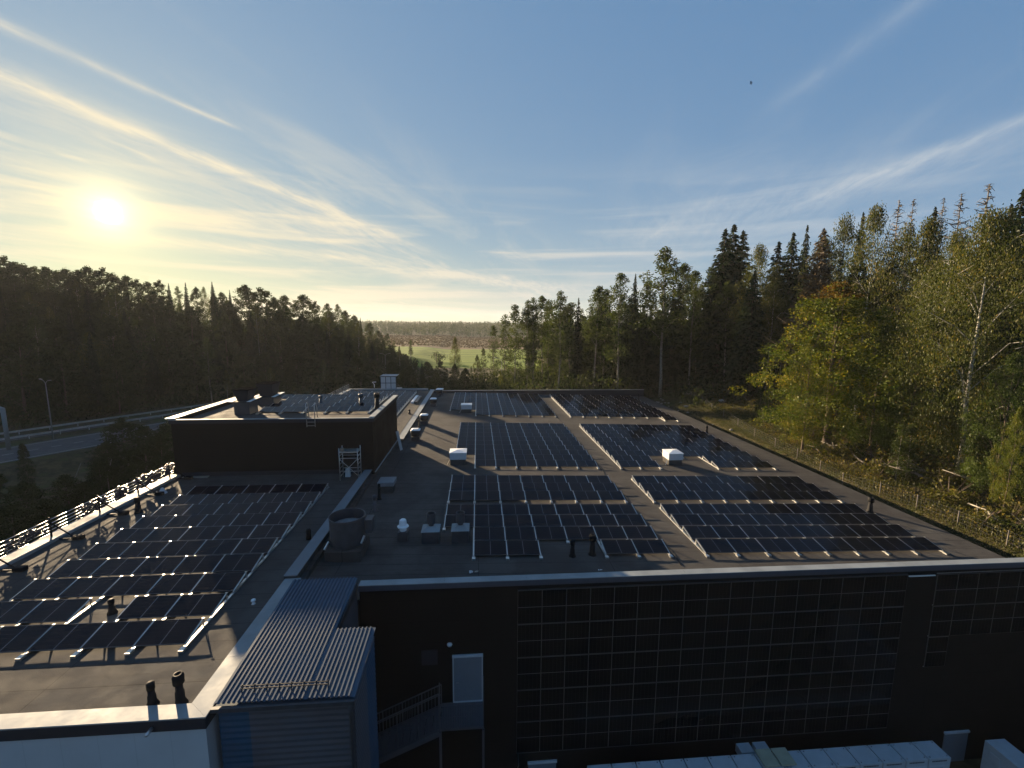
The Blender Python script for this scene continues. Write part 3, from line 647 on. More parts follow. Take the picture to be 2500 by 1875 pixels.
array('near-left solar array with a stepped front edge on the main roof',L0,(rect(0,4,0,2)|rect(0,3,2,4)|rect(0,4,4,6)|rect(0,2,-1,0)),vb4,rz)
array('near-right solar array of four long rows behind the front roof edge',R0,rect(0,4,0,8),vb4,rz)
array('three-row solar array left of the aisle, behind the stepped array',L0,rect(0,3,-1,6),vb3,rz)
array('three-row solar array right of the aisle at mid roof',R0,rect(0,3,0,8),vb3,rz)
array('deep ten-row solar array left of the aisle beside a roof hatch',L0,rect(0,8,-1,6)|rect(8,10,0,6),vb2,rz)
array('deep ten-row solar array right of the aisle with a hatch notch in its front',R0,rect(0,10,0,8)-rect(8,10,2,5),vb2,rz)
array('farthest solar array left of the aisle below the rear parapet',L0,(rect(0,11,-2,6)-rect(9,11,-2,0)),vb1,rz)
array('farthest solar array right of the aisle below the rear parapet',R0,rect(0,11,0,7)|rect(0,12,7,8),vb1,rz)
zw=lambda u: ZW
W0=-16.78-2*PP
vw={r:16.22+1.683*r for r in range(10)}
cw={(r,c) for r in range(10) for c in range(0,5)}|{(0,-1),(1,-1),(0,-2),(1,-2)}
cw.discard((1,2))
array('solar array of ten rows on the near-left roof with one panel missing',W0,cw,vw,zw,0)
array('small solar array on top of the black upper storey',-18.92-PP,(rect(0,5,1,6)|rect(4,5,0,1)),{r:39.1+1.7*r for r in range(5)},lambda u:5.0,0)
array('distant solar array on the far-left roof behind the upper storey',-10.71-6*PP,rect(0,14,0,6),{r:54+1.72*r for r in range(14)},zw,0)
# ------------------------------------------------------------------ roof objects
def pipe(u,v,z,h,label,r=.11,mat_='black',bend=False,group=None):
    t=thing('vent_pipe',label,'vent pipe',(u,v,z),group)
    mb=MB(); mb.lathe((u,v,z),[(r*1.9,0),(r*1.8,.03),(r*1.25,.16),(r*1.2,h*.45),(r,h*.47),(r,h*.8)],14); build(mb,'pipe',M[mat_],t,True)
    mb=MB()
    if bend: mb.lathe((u,v,z),[(r*1.5,h*.74),(r*1.55,h*.98),(r*1.2,h*1.06),(r*.8,h*1.06),(r*.8,h*.8)],14)
    else: mb.lathe((u,v,z),[(r*1.15,h*.72),(r*1.18,h*.98),(r*.7,h*1.03)],14)
    build(mb,'cowl',M[mat_],t,True); return t
pipe(-10.56,13.62,ZW,.80,'short black vent pipe at the near edge of the left roof',.10)
pipe(-9.68,13.60,ZW,1.02,'tall black vent pipe with a wider cowl at the roof corner',.11,bend=True)
pipe(-21.95,29.0,ZW,1.0,'black vent pipe beside the left railing',.13)
pipe(-15.55,18.55,ZW,.62,'black vent pipe in the gap of the missing panel',.10)
pipe(5.33,23.15,rz(5.3),.95,'black vent pipe in front of the stepped array, left of two',.11)
pipe(6.52,23.3,rz(6.5),1.15,'black vent pipe in front of the stepped array, right of two',.13,bend=True)
pipe(28.9,28.9,rz(28.9),1.05,'lone black vent pipe beside the right-hand roof arrays',.13,bend=True)
pipe(28.8,52.3,rz(28.8),.95,'black vent pipe farther back on the right roof edge',.13)
pipe(28.4,75,rz(28.4),1.3,'thin dark pipe by the rear right parapet corner',.08)
pipe(-7.15,31.3,rz(-7.1),1.15,'thin black pipe standing beside the shaded roof box',.09)
pipe(-7.02,29.3,rz(-7),1.1,'grey pipe standing between the big fan and the roof box',.12,'duct')
pipe(-7.02,52.4,rz(-7),1.2,'slim black pipe between two round roof vents',.08)
pipe(-9.3,41.2,5.0,1.35,'black vent pipe at the right edge of the upper storey roof',.17,bend=True)
pipe(-11.1,42.5,5.0,1.1,'pair-like dark pipe among the upper storey panels',.15,'duct',bend=True)
pipe(-15.0,43.0,5.0,.9,'dark pipe behind the ladder hoops on the upper storey',.12,'duct')
pipe(-9.2,59.5,ZW,.6,'small black pipe beside the far parapet',.12)
def round_vent(u,v,label):
    z=rz(u); t=thing('roof_fan',label,'roof fan',(u,v,z),'dark roof fans with pale lids along the parapet')
    mb=MB(); mb.box(u-.42,u+.42,v-.42,v+.42,z-.02,z+.45); build(mb,'base',M['duct'],t)
    mb=MB(); mb.lathe((u,v,z),[(.34,.45),(.48,.55),(.54,.9),(.56,1.1),(.4,1.16)],18); build(mb,'housing',M['fascia'],t,True)
    mb=MB(); mb.hexa([(u-.5,v-.5,z+1.165),(u+.5,v-.5,z+1.165),(u+.5,v+.5,z+1.165),(u-.5,v+.5,z+1.165),(u-.3,v-.3,z+1.3),(u+.3,v-.3,z+1.3),(u+.3,v+.3,z+1.3),(u-.3,v+.3,z+1.3)]); build(mb,'lid',M['white'],t)
for v,l in ((47.6,'dark roof fan with pale lid beside the parapet, nearest of the row'),(55.4,'dark roof fan with pale lid beside the parapet, second of the row'),(67.3,'dark roof fan with pale lid beside the parapet, third of the row'),(76.8,'dark roof fan with pale lid beside the parapet, farthest of the row')):
    round_vent(-6.75,v,l)
t=thing('vent_stack','pale capped exhaust behind the farthest roof fan','vent',(-6.7,79.2,.17)); mb=MB(); mb.box(-7.1,-6.3,78.9,79.6,.1,.9); build(mb,'base',M['duct'],t); mb=MB(); mb.box(-7.25,-6.15,78.8,79.7,.905,1.12); build(mb,'lid',M['white'],t)
def hatch(u0,u1,v0,v1,h,label):
    z=rz((u0+u1)/2); t=thing('smoke_hatch',label,'roof hatch',((u0+u1)/2,v0,z),'box-shaped smoke hatches on the main roof')
    mb=MB(); mb.box(u0+.05,u1-.05,v0+.05,v1-.05,z-.2,z+h*.42); build(mb,'kerb',M['felt'],t)
    mb=MB(); mb.box(u0,u1,v0,v1,z+h*.42+.002,z+h*.9); build(mb,'body',M['lightgrey'],t)
    a,b=(u0+u1)/2,(v0+v1)/2
    mb=MB(); c=[(u0-.04,v0-.04),(u1+.04,v0-.04),(u1+.04,v1+.04),(u0-.04,v1+.04)]; zz=z+h*.9+.003
    mb.face([(x,y,zz) for x,y in reversed(c)])
    for i in range(4):
        x,y=c[i];x2,y2=c[(i+1)%4]; mb.face([(x,y,zz),(x2,y2,zz),(x2,y2,zz+.05),(x,y,zz+.05)]); mb.face([(x,y,zz+.05),(x2,y2,zz+.05),(a,b,zz+.17)])
    build(mb,'lid',M['white'],t)
    mb=MB(); mb.bar((u0-.25,v0+.1,z+.02),(u0-.02,v0+.3,z+h*.35),.03); build(mb,'stay',M['alu'],t)
hatch(-2.55,-1.05,39.1,40.5,1.25,'roof hatch with bright lid at the corner of the deep left array')
hatch(-2.35,-.85,62.6,64.0,1.25,'far roof hatch with bright lid near the rear of the main roof')
hatch(18.15,19.55,39.4,40.9,1.25,'roof hatch with pale lid in the notch of the right-hand array')
t=thing('roof_box','shaded grey box unit left of the three-row array','roof box',(-6.9,32.6,.17)); mb=MB(); mb.box(-7.4,-6.4,32.4,33.5,.0,.75); build(mb,'kerb',M['felt'],t); mb=MB(); mb.box(-7.5,-6.3,32.3,33.6,.755,1.05); build(mb,'lid',M['capdark'],t)
# big fan drum
fx,fy=-7.25,23.9
t=thing('exhaust_fan_drum','large dark open cylinder fan housing beside the grey parapet','roof fan',(fx,fy,.18))
mb=MB(); mb.box(fx-.95,fx+.95,fy-1.1,fy+.9,-.02,.75); build(mb,'base',M['felt'],t)
mb=MB(); mb.lathe((fx,fy,0),[(.9,.76),(.93,.8),(.95,2.25),(.98,2.28),(.98,2.34),(.93,2.34),(.92,1.9)],40); 
mb.f=mb.f[:-1]; mb.mi=mb.mi[:-1]; build(mb,'drum',M['duct'],t,False)
mb=MB(); 
for i in range(4):
    a0=math.pi/4+i*math.pi/2; a1=a0+math.pi/2; mb.face([(fx+.9*math.cos(a0),fy+.9*math.sin(a0),1.78),(fx+.9*math.cos(a1),fy+.9*math.sin(a1),1.78),(fx,fy,2.12)])
for i in range(24):
    a0=i*math.pi/12;a1=a0+math.pi/12; mb.face([(fx+.91*math.cos(a0),fy+.91*math.sin(a0),1.76),(fx+.91*math.cos(a1),fy+.91*math.sin(a1),1.76),(fx,fy,1.76)])
build(mb,'backdraught_shutter',M['capdark'],t)
mb=MB(); mb.box(fx+.96,fx+1.35,fy-.1,fy+.6,1.3,2.05); build(mb,'motor_box',M['duct'],t)
mb=MB(); mb.bar((fx-1.0,fy-.9,.8),(fx-.85,fy-.6,1.1),.08,.1); mb.bar((fx+.9,fy-.7,1.0),(fx+1.0,fy-.4,1.3),.08,.1); build(mb,'bracket',M['alu'],t)
# three vents in row
u,v=-4.46,25.3; z=rz(u); t=thing('capped_vent','small vent with faceted bright metal cap right of the big drum','vent',(u,v,z))
mb=MB(); mb.box(u-.28,u+.28,v-.3,v+.3,z-.02,z+.55); build(mb,'base',M['duct'],t)
mb=MB(); mb.lathe((u,v,z),[(.2,.55),(.2,.72),(.34,.78),(.34,.84),(.24,.88),(.2,1.2),(.12,1.26)],8); build(mb,'cap',M['white'],t)
def twin(u,v,label):
    z=rz(u); t=thing('cylinder_vent',label,'vent',(u,v,z),'two cylinder vents on square boxes')
    mb=MB(); mb.box(u-.5,u+.5,v-.5,v+.5,z-.02,z+.72); build(mb,'box',M['duct'],t)
    mb=MB(); mb.hexa([(u-.54,v-.54,z+.722),(u+.54,v-.54,z+.722),(u+.54,v+.54,z+.722),(u-.54,v+.54,z+.722),(u-.22,v-.1,z+.86),(u+.22,v-.1,z+.86),(u+.22,v+.3,z+.86),(u-.22,v+.3,z+.86)]); build(mb,'lid',M['cap'],t)
    mb=MB(); mb.lathe((u,v+.12,z),[(.16,.86),(.16,1.0),(.27,1.02),(.27,1.62),(.23,1.62),(.22,1.25)],20); mb.f=mb.f[:-1]; mb.mi=mb.mi[:-1]; mb.lathe((u,v+.12,z),[(.2,1.18),(.19,1.19)],16); build(mb,'cylinder',M['duct'],t)
twin(-2.8,25.2,'left cylinder vent on a square box, between the capped vent and the array'); twin(-1.06,25.3,'right cylinder vent on a square box, against the left array')
# small debris by the front parapet, little vents
for (x,y,s,l,k) in ((1153,1400,.5,'crumpled scrap of sheet lying inside the front roof edge, middle','white'),(1040,1405,.22,'small pale scrap inside the front roof edge near the annex','galv'),(1467,1393,.22,'small pale vent cap inside the front roof edge on the right','white')):
    p=P(x,y,.0); mb=MB()
    for k2 in range(3):
        a=random.uniform(0,3); mb.bar(p+Vector((k2*.12*s*2-.1,.12*k2*s,.02)),p+Vector((k2*.12*s*2-.1+.3*s*math.cos(a),.25*s*math.sin(a),.18*s)),.2*s,.06*s)
    tag(build(mb,'roof_scrap',M['galv' if s>.3 else 'white']),l,'scrap')
p=P(619,1474,ZW); mb=MB(); mb.lathe(p,[(.09,0),(.06,.02),(.04,.12),(.1,.14),(.09,.2),(.04,.23)],12); tag(build(mb,'breather_vent',M['white'],None,True),'small white mushroom vent on the shaded left roof near the annex','vent')
p=P(754,1316,ZW); mb=MB(); mb.lathe(p,[(.16,0),(.13,.3),(.15,.5),(.1,.62)],12); tag(build(mb,'breather_vent',M['black'],None,True),'small black mushroom vent beside the grey parapet','vent')
p=P(397,1204,ZW); mb=MB(); mb.lathe(p,[(.3,0),(.2,.15),(.08,.4)],8); tag(build(mb,'breather_vent',M['lightgrey']),'pale cone vent beside the railing near the black upper storey','vent')
mb=MB(); mb.hexa([(-10.6,34.9,.63),(-10.2,34.9,.63),(-10.2,35.2,.63),(-10.6,35.2,.63),(-10.55,34.95,1.3),(-10.25,34.95,1.3),(-10.25,35.15,1.3),(-10.55,35.15,1.3)])
tag(build(mb,'plastic_canister',M['lightgrey']),'pale canister standing left of the scaffold tower','canister')
mb=MB(); mb.box(-23.3,-21.4,35.4,35.7,.63,.70); tag(build(mb,'metal_strip',M['alu']),'bright metal strip on the roof at the foot of the black wall','metal strip')
mb=MB(); pts=[(11.2+.12*math.sin(k*.9)+.05*math.sin(k*2.3),22+k*1.1,rz(11.3)+.02) for k in range(50)]; mb.tube(pts,.022,5); tag(build(mb,'roof_cable',M['black'],None,True),'thin black cable running along the centre aisle between the arrays','cable')
mb=MB(); pts=[(-1.5+k*.9,30.15+.06*math.sin(k*1.7),rz(-1.5+k*.9)+.02) for k in range(15)]; mb.tube(pts,.022,5); tag(build(mb,'roof_cable',M['black'],None,True),'thin black cable in the gap between the stepped and three-row arrays','cable')
# leaning board
a=P(981,1100,.2); mb=MB(); b0=Vector((-7.75,43.6,.16)); tp=Vector((-8.45,45.2,1.75)); wd=Vector((.16,.42,0)).normalized()*.45
nrm=Vector((.04,-.02,.02)); mb.hexa([b0,b0+wd,tp+wd,tp,b0+nrm,b0+wd+nrm,tp+wd+nrm,tp+nrm]); tag(build(mb,'leaning_board',M['cap']),'pale metal board leaning on the parapet behind the upper storey','board')
# scaffold tower
sc=thing('scaffold_tower','small aluminium rolling scaffold against the black upper storey','scaffold',(-10,35,ZW))
U0,U1,V0,V1=-10.75,-9.35,34.15,35.0; HT=2.35
for u in (U0,U1):
    for v in (V0,V1):
        mb=MB(); mb.tube([(u,v,ZW),(u,v,ZW+HT+.25)],.03,6); build(mb,'post',M['alu'],sc,True)
    for k in range(7):
        mb=MB(); z=ZW+.3+k*.33; mb.tube([(u,V0,z),(u,V1,z)],.022,5); build(mb,'rung',M['alu'],sc,True)
for v in (V0,):
    for a_,b_ in (((U0,ZW+.35),(U1,ZW+1.75)),((U1,ZW+.35),(U0,ZW+1.75))):
        mb=MB(); mb.tube([(a_[0],v,a_[1]),(b_[0],v,b_[1])],.022,5); build(mb,'brace',M['alu'],sc,True)
for v in (V0,V1):
    for z in (.75,1.8,):
        mb=MB(); mb.tube([(U0,v,ZW+z),(U1,v,ZW+z)],.022,5); build(mb,'ledger',M['alu'],sc,True)
mb=MB(); mb.box(U0,U1,V0-.02,V1+.02,ZW+HT-.12,ZW+HT-.02); build(mb,'platform',M['alu'],sc)
mb=MB(); mb.lathe((U0+.18,V0+.2,ZW+HT-.02),[(.14,0),(.17,.1),(.15,.22),(.05,.25)],10); tag(build(mb,'tool_bag',M['wood'],None,True),'brown bundle lying on the scaffold platform','bag')
# tower-top plant
def plant(u0,u1,v0,v1,z0,zb,zt,label):
    t=thing('ventilation_hood',label,'ventilation hood',((u0+u1)/2,v0,z0),'big dark ventilation hoods on the upper storey')
    mb=MB(); mb.box(u0,u1,v0,v1,z0-.05,zb); build(mb,'base',M['duct'],t)
    mb=MB(); e=.28; mb.hexa([(u0-e,v0-e,zb+.002),(u1+e,v0-e,zb+.002),(u1+e,v1+e,zb+.002),(u0-e,v1+e,zb+.002),(u0-e,v0-e,zb+.05),(u1+e,v0-e,zb+.05),(u1+e,v1+e,zb+.16),(u0-e,v1+e,zb+.16)]); build(mb,'flashing',M['fascia'],t)
    for a_,b_ in ((u0-e,u0+.05),(u1-.05,u1+e)):
        mb=MB(); mb.hexa([(a_,v0-e,zb+.053),(b_,v0-e,zb+.053),(b_,v1+e,zb+.165),(a_,v1+e,zb+.165),(a_,v0-e,zb+.07),(b_,v0-e,zb+.07),(b_,v1+e,zb+.18),(a_,v1+e,zb+.18)]); build(mb,'flap',M['white'],t)
    i=.22; mb=MB(); mb.hexa([(u0+i,v0+i,zb+.05),(u1-i,v0+i,zb+.05),(u1-i,v1-i,zb+.05),(u0+i,v1-i,zb+.05),(u0-.02,v0,zt),(u1+.02,v0,zt),(u1+.02,v1,zt),(u0-.02,v1,zt)]); build(mb,'hood',M['fascia'],t)
    mb=MB(); mb.box(u0-.08,u1+.08,v0-.06,v1+.06,zt+.002,zt+.05); build(mb,'rim',M['matte'],t)
plant(-20.75,-19.5,38.8,40.3,5.0,6.1,7.1,'near dark ventilation hood at the left of the upper storey roof')
plant(-21.0,-19.5,43.3,45.0,5.0,5.75,7.0,'rear dark ventilation hood behind the first on the upper storey roof')
# rooftop grid box beyond far-left roof
gb=thing('rooftop_grid_box','pale steel-framed box with square panes beyond the far roof','rooftop unit',(-16.6,82.5,.6))
x0,x1,y0,y1,z0,z1=-17.75,-14.95,82,84.8,.6,2.95
mb=MB()
for i in range(4): x=x0+(x1-x0)*i/3; mb.bar((x,y0,z0),(x,y0,z1),.1)
for i in range(4): y=y0+(y1-y0)*i/3; mb.bar((x0,y,z0),(x0,y,z1),.1)
for z in (z0,(z0+z1)/2,z1): mb.bar((x0,y0,z),(x1,y0,z),.1); mb.bar((x0,y0,z),(x0,y1,z),.1)
build(mb,'frame',M['fascia'],gb)
for i in range(3):
    for j in range(2):
        a=x0+(x1-x0)*i/3+.05; b=x0+(x1-x0)*(i+1)/3-.05; c=z0+(z1-z0)*j/2+.05; d=z0+(z1-z0)*(j+1)/2-.05
        mb=MB(); mb.box(a,b,y0-.01,y0+.03,c,d); build(mb,'pane',M['lightgrey'],gb)
        a=y0+(y1-y0)*i/3+.08; b=y0+(y1-y0)*(i+1)/3-.08; mb=MB(); mb.box(x0-.01,x0+.03,a,b,c,d); build(mb,'pane',M['duct'],gb)
mb=MB(); mb.box(x0-.1,x1+.1,y0-.1,y1+.1,z1+.06,z1+.12); build(mb,'roof',M['cap'],gb)
mb=MB(); mb.box(x0-.5,x1+.6,y0-.5,y1,-8,z0-.02); build(mb,'plinth',M['capdark'],gb)
# skylight strips by far parapet
t=thing('roof_curb','long bright-sided curb box beside the far parapet','roof curb',(-9.7,70,ZW)); mb=MB(); mb.box(-10.15,-9.75,67.3,73.2,ZW-.01,ZW+.3); build(mb,'curb',M['white'],t); mb=MB(); mb.box(-9.7,-9.2,67.5,73,ZW-.01,ZW+.24); build(mb,'duct',M['duct'],t)
mb=MB(); mb.tube([(-18.95,82.2,.9),(-18.95,82.2,1.5),(-19.3,82.2,1.9),(-18.6,82.2,1.95)],.07,6); tag(build(mb,'fall_arrest_hook',M['white'],None,True),'small white bent bracket left of the grid box','bracket')
# edge protection railing, left
def edge_rail(u,v0,v1,z,n,label,lumps,rise=(0,.18,.36,.54,.74,.96)):
    t=thing('edge_railing',label,'railing',(u,(v0+v1)/2,z))
    for h in rise[1:]:
        mb=MB(); k=int((v1-v0)/1.1)
        for i in range(k):
            a=v0+(v1-v0)*i/k; b=v0+(v1-v0)*(i+1)/k
            mb.tube([(u+random.uniform(-.01,.01),a,z+h+random.uniform(-.008,.008)),(u,b,z+h)],.02,6)
        build(mb,'rail',M['galv'],t,True)
    for i in range(n):
        v=v0+.5+(v1-v0-1)*i/(n-1)
        mb=MB(); mb.bar((u,v,z-.1),(u,v,z+1.1),.07); mb.bar((u+.03,v,z+.8),(u+1.25,v,ZW+.1),.05); mb.bar((u+.05,v,ZW+.06),(u+1.5,v,ZW+.06),.05); build(mb,'post',M['black'],t)
        mb=MB(); mb.box(u+1.15,u+1.65,v-.14,v+.14,ZW+.01,ZW+.22); build(mb,'counterweight',M['black'],t)
    return t
edge_rail(-24.05,18.5,35.7,.85,6,'shiny multi-bar edge railing along the left side of the near roof',True)
edge_rail(-22.95,58,80.3,.85,7,'distant edge railing on the far-left roof edge',False)
def bundle(v0,v1,z0,z1,n,label,u=-24.05):
    mb=MB()
    for i in range(n):
        v=random.uniform(v0,v1); z=random.uniform(z0,z1); r=random.uniform(.05,.13)
        pts=[(u+random.uniform(-.1,.1)+r*math.cos(a),v+r*1.6*math.sin(a)*1.3+a*.02,z+r*math.sin(a+1)) for a in np.linspace(0,5.5,7)]
        mb.tube(pts,random.uniform(.02,.045),6)
    return tag(build(mb,'cable_bundle',M['purple'],None,True),label,'cable bundle','dark glossy cable bundles hung on the railing')
bundle(19.6,22.4,1.0,1.6,60,'dark cable bundle on the railing at the left picture edge')
bundle(23.0,25.2,1.15,1.65,36,'dark cable bundle on the railing, second from the left picture edge')
bundle(27.2,29.2,1.1,1.7,34,'dark cable bundle midway along the left railing')
bundle(30.0,30.9,1.1,1.85,46,'thick dark cable bundle past the middle of the left railing')
bundle(31.8,35.5,1.1,1.85,120,'long glittering cable bundle at the railing end beside the black wall')
# ------------------------------------------------------------------ trees
def leaf_mesh(name,P_,S_,mt,tone,flat=0.0,asp=.6,dirs=None):
    """many small leaf-cluster faces; P_ centres, S_ sizes, tone per face"""
    n=len(P_); a=rng.normal(size=(n,3)); a/=np.linalg.norm(a,axis=1)[:,None]
    if dirs is not None: a=dirs+a*.35; a/=np.linalg.norm(a,axis=1)[:,None]
    b=rng.normal(size=(n,3)); b-= (b*a).sum(1)[:,None]*a; b/=np.linalg.norm(b,axis=1)[:,None]
    s=S_[:,None]; A=a*s*.5; B=b*s*.5*asp
    v=np.stack([P_-A,P_+B*.9-A*.1,P_+A,P_-B*.9+A*.15],1).reshape(-1,3)
    me=bpy.data.meshes.new(name); me.vertices.add(4*n); me.vertices.foreach_set('co',v.ravel().astype(np.float32))
    me.loops.add(4*n); me.loops.foreach_set('vertex_index',np.arange(4*n,dtype=np.int32))
    me.polygons.add(n); me.polygons.foreach_set('loop_start',np.arange(0,4*n,4,dtype=np.int32)); 
    try: me.polygons.foreach_set('loop_total',np.full(n,4,dtype=np.int32))
    except Exception: pass
    at=me.attributes.new('tone','FLOAT','FACE'); at.data.foreach_set('value',np.clip(tone,0,1).astype(np.float32))
    me.materials.append(mt); me.update(); me.validate(); return me
def trunk_mb(h,r,lean=.3,seed=0,top=.97,seg=7):
    rd=random.Random(seed); pts=[];rr=[]; x=y=0
    for i in range(seg+1):
        f=i/seg; pts.append((x,y,h*top*f-(.6 if i==0 else 0))); rr.append(max(.03,r*(1-f)**.8+(r*.35 if i==0 else 0))); x+=rd.uniform(-lean,lean)*h/20/seg*2; y+=rd.uniform(-lean,lean)*h/20/seg*2
    mb=MB(); mb.tube(pts,rr,8); return mb,pts,rr
def clumps_leaves(cl,per,size,sj=.4,shell=.55):
    Ps=[];To=[];Ss=[]
    for (c,r,tn) in cl:
        k=max(3,int(per*(r[0]*r[1]*r[2])**(2/3)))
        d=rng.normal(size=(k,3)); d/=np.linalg.norm(d,axis=1)[:,None]; rad=shell+(1-shell)*rng.random(k); rad=rad*(1+.18*rng.normal(size=k))
        Ps.append(np.array(c)+d*rad[:,None]*np.array(r)); To.append(tn+.22*rng.normal(size=k)); Ss.append(size*(1+sj*(rng.random(k)*2-1)))
    return np.concatenate(Ps),np.concatenate(Ss),np.concatenate(To)
def decid(kind,seed,h=20,cw=7,c0=.35,leaf='leafaspen',bark='aspenbark',per=42,size=.42,limbs=12,clr=1.2,dens=46,top=None,droop=0,tr=.28,prof=None,topred=False):
    """broad-leaved tree: leaning trunk, limbs, crown of small leaf clusters round the limb tips, with gaps"""
    rd=random.Random(seed); mb,pts,rr=trunk_mb(h,tr,.5,seed)
    prof=prof or (lambda f: math.sin(math.pi*min(1,(f*.86+.14)))**.75)
    cl=[]
    def tp(z):
        f=z/(h*.97); i=min(len(pts)-2,int(f*(len(pts)-1))); g=f*(len(pts)-1)-i; a=Vector(pts[i]);b=Vector(pts[i+1]); return a.lerp(b,g)
    for i in range(limbs):
        f=(i+rd.random())/limbs; z=h*(c0*.85+(1-c0)*.8*f); a=i*2.4+rd.uniform(-.5,.5); p0=tp(z); fz=(z/h-c0)/(1-c0); L=cw/2*prof(max(.05,fz))*rd.uniform(.7,1.05)
        L*=.8; up=rd.uniform(.8,1.5)*L; d=Vector((math.cos(a),math.sin(a),0)); w_=lambda k:Vector((rd.uniform(-k,k),rd.uniform(-k,k),rd.uniform(-k,k)))*L
        p1=p0+d*L*.3+Vector((0,0,up*.4))+w_(.04); p2=p0+d*L*.62+Vector((0,0,up*.75))+w_(.05); p3=p0+d*L*.9+Vector((0,0,up*(.95-.25*droop)))+w_(.06)
        mb.tube([p0,p1,p2,p3],[max(.02,tr*.22*(1-f*.6)),.032,.022,.01],5,cap=False)
        for q_ in range(2):
            m0=p1.lerp(p3,rd.random()); a2=a+rd.uniform(-1.3,1.3); mb.tube([m0,m0+Vector((math.cos(a2),math.sin(a2),.5))*L*.3],[.02,.008],4,cap=False)
    for i in range(dens):
        f=rd.random()**.85; z=h*(c0+(1-c0)*f); a=rd.uniform(0,6.283); W=cw/2*prof(f); r=W*math.sqrt(rd.random())*rd.uniform(.75,1.08); c=tp(min(z,h*.95)); s=clr*rd.uniform(.55,1.15)*(1-.35*f)
        cl.append(((c.x+r*math.cos(a),c.y+r*math.sin(a),z),(s,s,s*(.75+droop)),rd.uniform(.15,.75)))
    if top: 
        for i in range(top): c=tp(h*.93); cl.append(((c.x+rd.uniform(-.5,.5),c.y+rd.uniform(-.5,.5),h*rd.uniform(.88,.99)),(.45,.45,.8),.6))
    Pp,S,To=clumps_leaves(cl,per,size)
    tr_=mb.mesh(kind+'_trunk',M[bark])
    for p in tr_.polygons: p.use_smooth=True
    dirs=np.tile(np.array([[0,0,-1.0]]),(len(Pp),1)) if droop>.3 else None
    cr=leaf_mesh(kind+'_crown',Pp,S,M[leaf],To,dirs=dirs,asp=.45 if droop>.3 else .7)
    if topred:
        cr.materials.append(M['leafmapletop']); zz=Pp[:,2]>h*.93; idx=np.where(zz&(rng.random(len(Pp))<.75),1,0).astype(np.int32); cr.polygons.foreach_set('material_index',idx[:len(cr.polygons)])
    return tr_,cr
def spruce(seed,h=20,w=6,c0=.08,leaf='leafspruce',lv=46,dead=False,sparse=1.0,bare=False):
    rd=random.Random(seed); mb,pts,rr=trunk_mb(h,.17 if bare else .24,.12,seed,1.0); Ps=[];Ss=[];To=[];Ds=[]
    lob=[rd.uniform(.8,1.15) for _ in range(6)]
    for i in range(lv):
        f0=i/(lv-1)
        nb=int((9 if f0<.75 else 6)*sparse)+1; a0=rd.uniform(0,6.28)
        for b in range(nb):
            f=min(1,max(0,f0+rd.uniform(-.5,.5)/lv*1.6)); z=h*(c0+(1-c0)*f**.95); Rr=w/2*(1-f)**.78*(1-.35*max(0,.16-f)/.16)+.10
            a=a0+b*6.283/nb+rd.uniform(-.35,.35); L=Rr*rd.uniform(.55,1.12)*lob[int((a%6.283)/1.05)%6]; 
            if bare and rd.random()<.3: continue
            if bare: L*=rd.uniform(.5,1.15)
            dr=(.34*(1-f)-.16+.14*rd.random())*L
            d=np.array([math.cos(a),math.sin(a),0]); n=max(4,int(L*15))
            tip=np.array([d[0]*L,d[1]*L,z-dr])
            if dead or bare:
                mb.tube([(0,0,z),(d[0]*L*.45,d[1]*L*.45,z-dr*.9-.05*L),(tip[0],tip[1],tip[2]+.22*L)],[.05,.038,.02],4,cap=False)
                for q_ in range(2): g_=rd.uniform(.4,.9); c_=Vector((d[0]*L*g_,d[1]*L*g_,z-dr*g_+.1*L*g_)); mb.tube([c_,c_+Vector((rd.uniform(-.3,.3),rd.uniform(-.3,.3),rd.uniform(-.35,.1)))],[.022,.012],3,cap=False)
            elif b%3==0: mb.tube([(0,0,z),(tip[0]*.8,tip[1]*.8,z-dr*.8)],[.03,.01],4,cap=False)
            if bare: continue
            if dead and rd.random()<.35: continue
            tt=rng.random(n)**.7; side=rng.normal(size=(n,1))*.20*L*(1-tt[:,None]*.5); perp=np.array([-d[1],d[0],0])
            Pq=d*L*tt[:,None]+perp*side+np.array([0,0,1])*(z-dr*tt**1.3+rng.normal(size=n)*.10-.18*rng.random(n)-.12*np.abs(side[:,0]))[:,None]
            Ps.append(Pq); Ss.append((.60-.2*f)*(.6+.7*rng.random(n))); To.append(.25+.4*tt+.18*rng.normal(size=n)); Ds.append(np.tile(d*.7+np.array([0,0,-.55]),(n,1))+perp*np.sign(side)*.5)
    t=mb.mesh('spruce_trunk',M['deadbark' if (dead or bare) else 'bark'])
    if bare: return t,None
    Pp,S,T_,Dd=map(np.concatenate,(Ps,Ss,To,Ds))
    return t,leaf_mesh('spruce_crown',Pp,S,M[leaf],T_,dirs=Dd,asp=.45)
def bush(seed,leaf='leafbush',n=16):
    rd=random.Random(seed); cl=[]
    for i in range(n): a=rd.uniform(0,6.28); r=1.1*math.sqrt(rd.random()); z=rd.uniform(.2,1.7)*(1-.35*r); cl.append(((r*math.cos(a),r*math.sin(a),z),(.45,.45,.4),rd.uniform(.15,.85)))
    Pp,S,To=clumps_leaves(cl,95,.22,shell=.3)
    mb=MB()
    for i in range(6): a=rd.uniform(0,6.28); mb.tube([(0,0,-.3),(.4*math.cos(a),.4*math.sin(a),.7),(.9*math.cos(a),.9*math.sin(a),1.5)],[.04,.025,.01],4,cap=False)
    return mb.mesh('bush_stem',M['bark']),leaf_mesh('bush_crown',Pp,S,M[leaf],To)
conic=lambda f:(1-f)**.6*.9+.12
oval=lambda f: math.sin(math.pi*min(1,f*.8+.2))**.8
K={}
